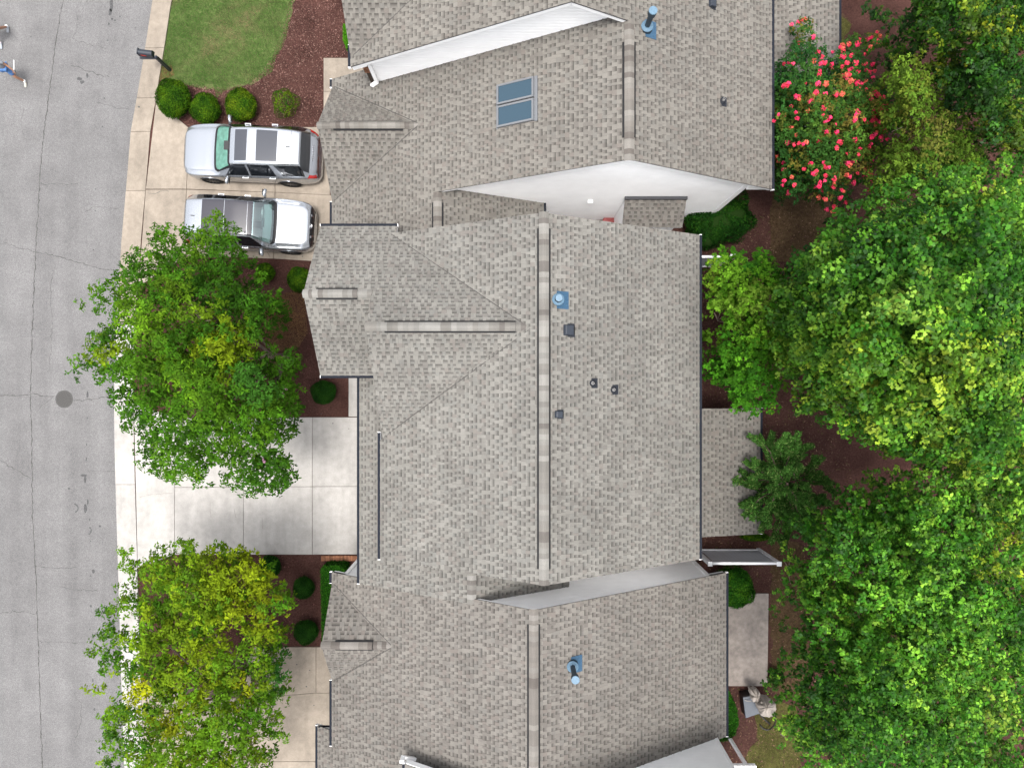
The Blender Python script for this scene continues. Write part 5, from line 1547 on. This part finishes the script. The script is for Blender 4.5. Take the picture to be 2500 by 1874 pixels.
    def mirror(s, x, zc, yw, mat=PAINT):
        for side in (1, -1):
            b = MB()
            prof = [(0, -.11), (.06, -.10), (.085, -.03), (.08, .05), (.05, .11), (0, .125)]
            rot = Matrix.Translation((s.L / 2 - x, side * (yw + .13), zc)) @ Matrix.Rotation(side * R(-12), 4, 'Z') @ Matrix.Rotation(R(90), 4, 'X') @ Matrix.Diagonal((.8, 1.1, 1.25, 1))
            b.lathe(prof, 16, mat=rot)
            o = b.build('mirror', mat, s.root, True)
            MB().box(s.L / 2 - x - .03, s.L / 2 - x + .05, min(side * (yw - .06), side * (yw + .05)), max(side * (yw - .06), side * (yw + .05)), zc - .05, zc - .01).build('mirror_arm', TRIM, o)
            MB().box(s.L / 2 - x - .075, s.L / 2 - x - .06, min(side * (yw + .03), side * (yw + .24)), max(side * (yw + .03), side * (yw + .24)), zc - .06, zc + .07).build('mirror_glass', TRIM, o)
    def handle(s, x, t):
        for side in (1, -1):
            p = s.S(np.array([x]), np.array([t]), side)[0]
            o = MB().box(p[0] - .11, p[0] + .11, p[1] - .012 + side * .03, p[1] + .012 + side * .03, p[2] - .018, p[2] + .018)
            for dx in (-.09, .09):
                o.box(p[0] + dx - .015, p[0] + dx + .015, min(p[1], p[1] + side * .03), max(p[1], p[1] + side * .03), p[2] - .014, p[2] + .014)
            o.build('door_handle', CHROME, s.root)
    def seam(s, x, t0, t1, w_=.010, sides=(1, -1), name='door_seam'):
        s.patch(name, x - w_ / 2, x + w_ / 2, t0, t1, TRIM, sides, .003, 2, 18)

def text_mesh(name, txt, size, mat, parent, M4):
    cu = bpy.data.curves.new(name, 'FONT'); cu.body = txt; cu.size = size; cu.align_x = 'CENTER'; cu.align_y = 'CENTER'; cu.extrude = .004; cu.space_character = 1.5
    o = bpy.data.objects.new(name, cu); COL.objects.link(o)
    dg = bpy.context.evaluated_depsgraph_get()
    me = bpy.data.meshes.new_from_object(o.evaluated_get(dg)); me.materials.clear(); me.materials.append(mat)
    bpy.data.objects.remove(o)
    n = new_obj(name, me, parent); n.matrix_local = M4
    return n

# upper car: nose towards the street
cA = thing('parked_car', 'silver car with twin dark sunroofs parked nose to the street, upper of two', 'car', (-9.60, 8.50, .034), R(180 - 2.5), 'silver cars on the upper driveway')
LA = 5.0
car = Car(cA, LA, 1.97,
          ([0, .04, .14, .4, .9, 1.28, 1.55, 1.98, 2.25, 2.8, 3.6, 4.2, 4.5, 4.66, 4.78, 4.88, 4.96, 5.0], [.60, .84, .95, 1.02, 1.09, 1.14, 1.32, 1.60, 1.69, 1.745, 1.74, 1.70, 1.65, 1.40, 1.14, 1.06, .92, .70]),
          ([0, .05, .18, .45, .9, 1.6, 3.4, 4.2, 4.6, 4.82, 4.94, 5.0], [.62, .76, .88, .955, .98, .985, .985, .97, .935, .88, .79, .66]),
          ([0, .05, .2, .5, 1.28, 1.6, 2.0, 3.0, 4.2, 4.5, 4.66, 4.82, 5.0], [.50, .62, .72, .78, .80, .74, .655, .66, .63, .60, .64, .66, .52]),
          ([0, .1, .5, 1.2, 2, 3.5, 4.3, 4.7, 5.0], [.58, .80, .93, 1.03, 1.07, 1.12, 1.14, 1.03, .66]), (.93, 3.85), .38)
car.body()
ws = lambda a, bnd: (lambda T: a + bnd * (1 - T) ** 2)
car.patch('windscreen_surround', ws(1.27, .17), ws(2.02, .02), 6.3, 9, TRIM, off=.004, join=True, ntt=14)
car.patch('windscreen', ws(1.36, .17), ws(1.94, .03), 6.75, 9, SHADE, off=.009, join=True, ntt=14)
MB().box(LA / 2 - 1.99, LA / 2 - 1.80, -.16, .16, 1.58, 1.60).build('mirror_housing', TRIM, cA).rotation_euler = (0, R(0), 0)
car.patch('sunroof', 2.22, 2.66, 7.95, 9, SUNROOF, off=.007, join=True)
car.patch('sunroof', 3.0, 3.74, 7.95, 9, SUNROOF, off=.007, join=True)
car.patch('front_door_window', lambda T: 1.72 + .36 * T, lambda T: 2.58 + 0 * T, 5.2, 6.85, CARGLASS, off=.006)
car.patch('rear_door_window', lambda T: 2.66 + 0 * T, lambda T: 3.58 - .14 * T, 5.2, 6.85, CARGLASS, off=.006)
car.patch('quarter_window', lambda T: 3.83 - .22 * T, lambda T: 4.60 - .03 * T, 5.25, 6.8, CARGLASS, off=.006)
car.patch('rear_window', lambda T: 4.545 + .0 * T, lambda T: 4.735 + .03 * T, 6.2, 9, CARGLASS, off=.007, join=True, ntt=14)
car.patch('tailgate_seam', 4.22, 4.228, 7.4, 9, TRIM, off=.003, nx=2, ntt=12, join=True)
for xx in (1.55, 2.62, 3.62): car.seam(xx, 1.6, 5.15)
car.patch('bonnet_seam', lambda T: .30 + 0 * T, lambda T: 1.28 + 0 * T, 7.28, 7.34, TRIM, off=.003, nx=18, ntt=2)
car.patch('tail_lamp', lambda T: 4.66 + .08 * T, lambda T: 4.93 + 0 * T, 4.6, 5.7, TAIL, off=.008)
car.patch('head_lamp', lambda T: .06 + 0 * T, lambda T: .30 + .1 * T, 4.4, 5.2, LAMP, off=.006)
car.patch('grille', .004, .055, 3.0, 9, TRIM, off=.006, join=True)
car.patch('rear_bumper_trim', 4.955, 4.985, 3.2, 8.9, CHROME, off=.006, join=True)
car.patch('roof_rail', 2.2, 4.3, 7.18, 7.32, CHROME, off=.028, nx=24, ntt=3)
car.patch('sill_trim', 1.35, 3.42, 1.05, 1.5, TRIM, off=.006, nx=20)
car.wheel(); car.mirror(1.78, 1.12, .985); car.handle(2.42, 4.62); car.handle(3.42, 4.62)
MB().add([(-.1, -.012, 0), (-.1, .012, 0), (.09, .02, 0), (.09, -.02, 0), (-.1, 0, .07), (-.06, 0, .075)], [(0, 3, 5, 4), (1, 4, 5, 2), (0, 4, 1), (2, 5, 3)]).build('antenna_fin', TRIM, cA).location = (-1.60, 0, 1.70)
for i in range(5):
    for x0, x1 in ((2.76, 2.88), (3.84, 4.08)):
        y = -.46 + i * .23
        MB().box(LA / 2 - x1, LA / 2 - x0, y - .006, y + .006, 1.70, crom(*car.top, (x0 + x1) / 2) - .02 * abs(y) + .004).build('roof_rib', PAINT, cA)
text_mesh('badge_lettering', 'PALISADE', .085, CHROME, cA, Matrix.Translation((-LA / 2 + .135, 0, 1.10)) @ Matrix.Rotation(R(-90), 4, 'Z') @ Matrix.Rotation(R(28), 4, 'X'))

# lower car: nose towards the house, half under the tree
cB = thing('parked_car', 'silver car with a dark panoramic roof half under the tree, lower of two', 'car', (-9.72, 5.92, .034), R(-3), 'silver cars on the upper driveway')
LB = 4.76
carb = Car(cB, LB, 1.90,
           ([0, .04, .14, .4, .9, 1.22, 1.5, 1.95, 2.2, 2.7, 3.5, 4.1, 4.36, 4.5, 4.6, 4.68, 4.74, 4.76], [.58, .80, .93, 1.01, 1.08, 1.13, 1.32, 1.58, 1.645, 1.69, 1.67, 1.62, 1.55, 1.30, 1.08, .98, .86, .66]),
           ([0, .05, .18, .45, .9, 1.6, 3.3, 4.0, 4.4, 4.6, 4.7, 4.76], [.56, .72, .84, .915, .94, .95, .95, .935, .90, .85, .78, .66]),
           ([0, .05, .2, .5, 1.22, 1.55, 2.0, 3.0, 4.1, 4.36, 4.5, 4.62, 4.76], [.46, .60, .70, .76, .78, .72, .625, .64, .61, .60, .62, .64, .50]),
           ([0, .1, .5, 1.2, 2, 3.4, 4.1, 4.5, 4.76], [.56, .78, .92, 1.02, 1.06, 1.11, 1.13, 1.0, .62]), (.90, 3.66), .37)
def wcut(xa, xb, ta, tb): return xa > 1.36 and xb < 1.93 and tb > 6.95
carb.body(wcut)
carb.patch('windscreen_surround', ws(1.21, .17), lambda T: 1.37 + .08 * (1 - T), 6.5, 9, TRIM, off=.004, join=True, ntt=14)
carb.patch('windscreen', ws(1.32, .10), ws(1.95, .02), 6.7, 9, WIND, off=.008, join=True, ntt=16)
carb.patch('roof_header', 1.94, 2.12, 7.2, 9, PANO, off=.006, join=True)
carb.patch('panoramic_roof', 2.13, 2.92, 7.35, 9, PANO, off=.007, join=True)
carb.patch('panoramic_roof', 2.94, 3.74, 7.35, 9, PANO, off=.007, join=True)
carb.patch('front_door_window', lambda T: 1.66 + .36 * T, lambda T: 2.52 + 0 * T, 5.2, 6.85, CARGLASS, off=.006)
carb.patch('rear_door_window', lambda T: 2.60 + 0 * T, lambda T: 3.48 - .12 * T, 5.2, 6.85, CARGLASS, off=.006)
carb.patch('quarter_window', lambda T: 3.56 - .1 * T, lambda T: 4.1 - .1 * T, 5.25, 6.7, CARGLASS, off=.006)
carb.patch('rear_window', 4.40, 4.56, 6.3, 9, CARGLASS, off=.007, join=True, ntt=14)
carb.patch('roof_rail', 2.1, 4.2, 7.1, 7.24, CHROME, off=.026, nx=24, ntt=3)
for xx in (1.5, 2.56, 3.52): carb.seam(xx, 1.6, 5.15)
for tt_ in (7.5, 8.62): carb.patch('bonnet_crease', .32, 1.2, tt_, tt_ + .03, TRIM, off=.0015, nx=16, ntt=2)
carb.patch('head_lamp', lambda T: .07 + 0 * T, lambda T: .34 + .08 * T, 4.0, 4.9, LAMP, off=.006)
carb.patch('grille', .004, .09, 3.6, 9, TRIM, off=.008, join=True, ntt=16)
for k in range(6):
    carb.patch('grille_bar', .02, .075, 4.2 + k * .8, 4.2 + k * .8 + .16, CHROME, off=.014, nx=3, ntt=3)
carb.patch('bumper_strip', .0, .03, 2.6, 3.2, CHROME, off=.008)
carb.patch('tail_lamp', 4.35, 4.66, 4.6, 5.6, TAIL, off=.008)
carb.patch('sill_trim', 1.3, 3.25, 1.05, 1.5, TRIM, off=.006, nx=20)
carb.wheel(); carb.mirror(1.72, 1.12, .955); carb.handle(2.36, 4.62); carb.handle(3.32, 4.62)
# emblem: an oval ring with a slanted letter
b = MB()
for k in range(24):
    a0, a1 = 2 * math.pi * k / 24, 2 * math.pi * (k + 1) / 24
    b.tube([(0, .085 * math.cos(a0), .045 * math.sin(a0)), (0, .085 * math.cos(a1), .045 * math.sin(a1))], .007, 5)
b.tube([(0, -.035, -.038), (0, -.018, .038)], .008, 5); b.tube([(0, .018, -.038), (0, .035, .038)], .008, 5); b.tube([(0, -.026, 0), (0, .026, 0)], .008, 5)
em = b.build('emblem', CHROME, cB); em.location = (LB / 2 - .055, 0, .87); em.rotation_euler = (0, R(-50), 0)
MB().add([(-.1, -.012, 0), (-.1, .012, 0), (.09, .02, 0), (.09, -.02, 0), (-.1, 0, .07), (-.06, 0, .075)], [(0, 3, 5, 4), (1, 4, 5, 2), (0, 4, 1), (2, 5, 3)]).build('antenna_fin', TRIM, cB).location = (-1.66, 0, 1.615)
# cabin seen through the windscreen
MB().box(LB / 2 - 2.9, LB / 2 - 1.5, -.72, .72, .45, .60).build('cabin_floor', CABIN, cB)
MB().add([(.98, -.70, .98), (.98, .70, .98), (.62, .68, 1.02), (.62, -.68, 1.02), (.98, -.7, .6), (.98, .7, .6), (.62, .68, .6), (.62, -.68, .6)], [(0, 1, 2, 3), (3, 2, 6, 7), (0, 4, 5, 1)]).build('dashboard', DASH, cB, False)
for sy in (-.38, .38):
    st = new_obj('front_seat', None, cB); st.location = (0, sy, 0)
    o = MB().box(-.05, .46, -.25, .25, .55, .72).build('seat_cushion', SEAT, st); o.modifiers.new('bevel', 'BEVEL').width = .06
    o = MB().box(-.16, .0, -.24, .24, .62, 1.22).build('seat_back', SEAT, st); o.modifiers.new('bevel', 'BEVEL').width = .06; o.rotation_euler = (0, R(-14), 0)
    MB().box(-.36, -.27, -.13, .13, 1.2, 1.38).build('headrest', SEAT, st)
b = MB()
for k in range(20):
    a0, a1 = 2 * math.pi * k / 20, 2 * math.pi * (k + 1) / 20
    b.tube([(.08 * math.sin(a0), .18 * math.cos(a0), .16 * math.sin(a0)), (.08 * math.sin(a1), .18 * math.cos(a1), .16 * math.sin(a1))], .016, 6)
b.box(-.02, .02, -.07, .07, -.05, .05)
sw = b.build('steering_wheel', SEAT, cB); sw.location = (.56, .38, 1.0)
MB().box(.60, .66, -.16, .16, 1.0, 1.10).build('screen', CABIN, cB)

# ------------------------------------------------------------------ mailbox
mbp = P(416, 172)
MBX = mats('mailbox_black', (.022, .028, .04), .35, .5)
t = thing('mailbox', 'black kerbside mailbox with a red flag on a post', 'mailbox', tuple(mbp))
MB().box(-.05, .05, -.05, .05, 0, 1.05).build('post', MBX, t)
MB().box(-.62, .05, -.035, .035, .98, 1.04).build('arm', MBX, t)
b = MB()
n = 12; v = []
for x in (-.70, -.20):
    v += [(x, -.105, 1.05), (x, -.105, 1.18)] + [(x, -.105 * math.cos(math.pi * k / n), 1.18 + .10 * math.sin(math.pi * k / n)) for k in range(1, n)] + [(x, .105, 1.18), (x, .105, 1.05)]
m_ = len(v) // 2
f = [(i, i + 1, m_ + i + 1, m_ + i) for i in range(m_ - 1)] + [(m_ - 1, 0, m_, 2 * m_ - 1), tuple(range(m_))[::-1], tuple(range(m_, 2 * m_))]
bo = mesh('box', v, f, MBX, t); autosmooth(bo, 30)
bo.location = (.12, .06, 0); bo.rotation_euler = (0, 0, R(-7))
MB().box(-.725, -.70, -.115, .115, 1.045, 1.29).build('door', MBX, bo)
MB().box(-.60, -.42, -.122, -.112, 1.16, 1.22).build('flag', mats('flag_red', (.45, .03, .02), .5, .3), bo)
MB().lathe([(.06, 0), (.06, .06), (.03, .1)], 12, (0, 0, 1.05)).build('post_cap', MBX, t)

# ------------------------------------------------------------------ covered hanging chair and grey box by the hedge
BEIGE = mats('beige_canvas', (.47, .42, .375), .85, .2, noise=[(14, .14), (3, .1)])
STEEL = mats('black_steel', (.02, .018, .018), .5, .4)
GREYB = mats('grey_lid', (.085, .10, .125), .5, .4, noise=[(5, .08)])
bp = [P(*q, .55) for q in [(1816, 1703), (1851, 1697), (1857, 1737), (1822, 1749)]]
bc = sum(bp, Vector()) / 4
t = thing('storage_box', 'grey plastic storage box with rounded lid under the canvas cover', 'storage box', (bc.x, bc.y, 0))
bl_ = [(q.x - bc.x, q.y - bc.y) for q in bp]
big = ccw([(x * 1.12, y * 1.12) for x, y in bl_])
MB().prism(ccw([(x * 1.05, y * 1.05) for x, y in bl_]), 0, .5).build('bin', TRIM, t)
o = MB().prism(big, .5, .57).build('lid', GREYB, t); md = o.modifiers.new('bevel', 'BEVEL'); md.width = .025; md.segments = 3
o = MB().prism(ccw([(x * .85, y * .85) for x, y in bl_]), .571, .578).build('lid_panel', GREYB, t)

ct = P(1868, 1740)
t = thing('hanging_chair', 'hanging chair wrapped in a beige canvas cover on a curved black stand', 'chair', tuple(ct))
def rel(u, v, z): return P(u, v, z) - ct
b = MB(); b.tube([rel(1838, 1722, .05), rel(1858, 1746, .05), rel(1870, 1758, .06), rel(1880, 1766, .05)], .03, 8); b.build('base_bar', STEEL, t, True)
b = MB(); b.tube([rel(1855, 1768, .04), rel(1862, 1777, .05), rel(1872, 1781, .06), rel(1882, 1778, .2), rel(1891, 1768, .7), rel(1893, 1757, 1.4), rel(1890, 1748, 1.8)], .03, 8); b.build('curved_pole', STEEL, t, True)
def canopy(name, cu, cv, z0, ru, rv, hgt, rot, folds, seed):
    rs = np.random.default_rng(seed)
    v = []; f = []
    nr, na = 14, 48
    ph = rs.random(6) * 6
    for i in range(nr + 1):
        q = i / nr
        for k in range(na):
            a = 2 * math.pi * k / na
            fold = 1 + folds * q * (math.sin(a * 5 + ph[0]) * .5 + math.sin(a * 9 + ph[1]) * .35 + math.sin(a * 14 + ph[2]) * .2)
            x, y = ru * q * fold * math.cos(a), rv * q * fold * math.sin(a)
            xr, yr = x * math.cos(rot) - y * math.sin(rot), x * math.sin(rot) + y * math.cos(rot)
            z = z0 + hgt * (1 - q ** 1.8) + .06 * q * math.sin(a * 7 + ph[3] + q * 2) + .025 * math.sin(a * 13 + ph[4])
            v.append(rel(cu + xr, cv + yr, z))
    for i in range(nr):
        for k in range(na):
            f.append((i * na + k, i * na + (k + 1) % na, (i + 1) * na + (k + 1) % na, (i + 1) * na + k))
    # skirt hanging down
    n0 = len(v)
    for k in range(na):
        p = v[nr * na + k]; v.append(p + Vector((0, 0, -.28)))
    for k in range(na):
        f.append((nr * na + k, nr * na + (k + 1) % na, n0 + (k + 1) % na, n0 + k))
    return mesh(name, v, f, BEIGE, t, True)
canopy('canvas_cover', 1873, 1727, 1.15, 21, 25, .5, R(-35), .13, 3)
canopy('canvas_flap', 1849, 1702, .95, 12, 24, .22, R(-32), .2, 5)
MB().tube([rel(1858, 1712, 1.32), rel(1862, 1716, 1.36), rel(1866, 1714, 1.3)], .05, 8).build('tie', BEIGE, t, True)
MB().lathe([(.05, 0), (.06, .08), (.03, .14)], 12, tuple(rel(1890, 1748, 1.68))).build('pole_cap', STEEL, t, True)
MB().tube([rel(1818, 1708, .62), rel(1824, 1710, .64), rel(1834, 1711, .7), rel(1840, 1712, .9)], .009, 6).build('cord', BEIGE, t)

# something red at the foot of the white wall
q = P(1487, 548)
t = thing('plastic_tub', 'red rounded tub barely showing between the white wall and the middle roof', 'tub', (q.x, q.y, 0))
MB().lathe([(.22, .0), (.27, .3), (.29, .33), (.27, .34), (.2, .06)], 24).build('tub', mats('red_plastic', (.22, .015, .015), .4, .4), t)
MB().lathe([(.27, .325), (.30, .33), (.30, .35), (.27, .355)], 24).build('rim', mats('red_rim', (.26, .02, .02), .4, .4), t)

# ------------------------------------------------------------------ two walkers at the left edge
SKIN = mats('skin', (.46, .25, .16), .55, .35)
def skin_body(name, joints, edges, parent, mat, root=0, sub=2):
    me = bpy.data.meshes.new(name)
    me.from_pydata([j[0] for j in joints], edges, [])
    me.materials.append(mat)
    o = new_obj(name, me, parent)
    md = o.modifiers.new('skin', 'SKIN'); md.use_smooth_shade = True
    sv = me.skin_vertices[0].data
    for i, j in enumerate(joints):
        sv[i].radius = j[1] if hasattr(j[1], '__len__') else (j[1], j[1])
        sv[i].use_root = (i == root)
    sb = o.modifiers.new('sub', 'SUBSURF'); sb.levels = sub; sb.render_levels = sub
    return o

def person(label, f1, f2, shirt, shorts, shoe, hair, arm_out):
    """feet world positions; walking towards -Y"""
    f1, f2 = Vector(f1), Vector(f2)
    c = (f1 + f2) / 2; c.z = 0
    t = thing('person', label, 'person', tuple(c), group='walkers on the road')
    a, b_ = f1 - c, f2 - c
    hz = .92
    hL, hR = Vector((.09, 0, hz)), Vector((-.09, 0, hz))
    kL = hL.lerp(a, .5) + Vector((0, -.08, .03)); kR = hR.lerp(b_, .5) + Vector((0, -.08, .03))
    aL, aR = a + Vector((0, .03, .09)), b_ + Vector((0, .03, .09))
    ch = Vector((0, -.02, 1.28)); nk = Vector((0, -.01, 1.47)); hd = Vector((0, -.04, 1.62)); ht = Vector((0, -.03, 1.72))
    sL, sR = Vector((.19, 0, 1.40)), Vector((-.19, 0, 1.40))
    eL = Vector((.27, -.02, 1.13)); wL = Vector((.30, -.20, .95)) if not arm_out else Vector((.36, -.12, .93))
    eR = Vector((-.27, .06, 1.13)); wR = Vector((-.29, -.02, .90))
    J = [((0, 0, .97), (.15, .11)), (tuple(Vector((0, 0, 1.12))), (.135, .10)), (tuple(ch), (.16, .11)), (tuple(nk), .055), (tuple(hd), (.075, .09)), (tuple(ht), (.06, .07)),
         (tuple(hL), .095), (tuple(kL), .058), (tuple(aL), .04), (tuple(hR), .095), (tuple(kR), .058), (tuple(aR), .04),
         (tuple(sL), .06), (tuple(eL), .042), (tuple(wL), .028), (tuple(sR), .06), (tuple(eR), .042), (tuple(wR), .028),
         (tuple(wL + Vector((.01, -.04, -.08))), (.035, .018)), (tuple(wR + Vector((0, -.02, -.09))), (.035, .018))]
    E = [(0, 1), (1, 2), (2, 3), (3, 4), (4, 5), (0, 6), (6, 7), (7, 8), (0, 9), (9, 10), (10, 11), (2, 12), (12, 13), (13, 14), (2, 15), (15, 16), (16, 17), (14, 18), (17, 19)]
    body = skin_body('body', J, E, t, SKIN)
    for wv, sg in ((wL, 1), (wR, -1)):
        hb = wv + Vector((0, -.03, -.08))
        for k in range(5):
            o_ = Vector(((k - 2) * .017 * sg, -.01, -.02)) if k < 4 else Vector((sg * -.035, -.03, .02))
            p0 = hb + o_; ln = (.06, .075, .08, .07, .05)[k]
            MB().tube([p0, p0 + Vector((0, -.012, -ln * .5)), p0 + Vector((0, -.035, -ln * .9))], [.009, .0085, .006], 7).build('finger', SKIN, body, True)
    skin_body('shirt', [((0, 0, .95), (.175, .13)), ((0, 0, 1.12), (.16, .12)), (tuple(ch), (.185, .13)), ((0, -.01, 1.42), (.08, .07)), (tuple(sL), .08), (tuple(sL.lerp(eL, .6)), .068), (tuple(sR), .08), (tuple(sR.lerp(eR, .6)), .068)],
              [(0, 1), (1, 2), (2, 3), (2, 4), (4, 5), (2, 6), (6, 7)], t, shirt)
    skin_body('shorts', [((0, 0, .98), (.17, .125)), (tuple(hL), .12), (tuple(hL.lerp(kL, .85)), .095), (tuple(hR), .12), (tuple(hR.lerp(kR, .85)), .095)], [(0, 1), (1, 2), (0, 3), (3, 4)], t, shorts)
    for q in (a, b_):
        skin_body('shoe', [(tuple(q + Vector((0, .08, .045))), (.045, .045)), (tuple(q + Vector((0, 0, .05))), (.048, .05)), (tuple(q + Vector((0, -.10, .04))), (.052, .038)), (tuple(q + Vector((0, -.18, .032))), (.04, .026))], [(0, 1), (1, 2), (2, 3)], t, shoe)
        MB().lathe([(.046, .07), (.046, .14), (.044, .15)], 12, tuple(q + Vector((0, .03, 0)))).build('sock', M['white'], t, True)
    skin_body('hair', [(tuple(hd + Vector((0, .035, .03))), (.085, .085)), (tuple(ht + Vector((0, .02, .01))), (.075, .085))], [(0, 1)], t, hair)
    for sx in (-.03, .03):
        MB().lathe([(.0, -.012), (.011, 0), (0, .012)], 8, tuple(hd + Vector((sx, -.115, .02)))).build('eye', TRIM, body, True)
    MB().add([tuple(hd + Vector(p)) for p in [(-.015, -.115, -.015), (.015, -.115, -.015), (0, -.15, -.02), (0, -.112, .03)]], [(0, 1, 2), (1, 3, 2), (3, 0, 2)]).build('nose', SKIN, body)
    MB().box(-.028, .028, -.125, -.11, -.055, -.045, Matrix.Translation(hd)).build('mouth', mats('lips', (.4, .14, .12), .5, .3), body)
    for sx in (-1, 1):
        MB().lathe([(.0, -.03), (.018, 0), (0, .03)], 8, tuple(hd + Vector((sx * .095, 0, 0)))).build('ear', SKIN, body, True)
    return t
p1 = P(21, 70); p2 = P(5, 110)
person('walker in grey trainers at the left edge near the top corner', (p1.x, p1.y, .004), (p2.x, p2.y, .004), mats('shirt_white', (.6, .6, .6), .8, .2), mats('shorts_tan', (.3, .2, .13), .8, .2), mats('shoe_grey', (.40, .43, .47), .6, .3), mats('hair_dark', (.03, .02, .015), .6, .3), False)
p3 = P(64, 203); p4 = P(34, 176)
pw = person('walker in blue shorts and pale shoes with a grey shirt at the left edge', (p3.x, p3.y, .004), (p4.x, p4.y, .004), mats('shirt_grey', (.42, .44, .48), .8, .2), mats('shorts_blue', (.10, .22, .48), .8, .2, noise=[(40, .3)]), mats('shoe_cream', (.58, .55, .48), .6, .3), mats('hair_brown', (.06, .04, .025), .6, .3), True)
pc = (Vector(p3) + Vector(p4)) / 2
b = MB(); b.tube([(0, 0, 0), (.02, .42, .04)], .014, 8); so = b.build('white_stick', M['white_fence'])
so.location = (pc.x + .37, pc.y - .17, .86); tag(so, 'thin white stick held by the walker in blue shorts', 'stick')
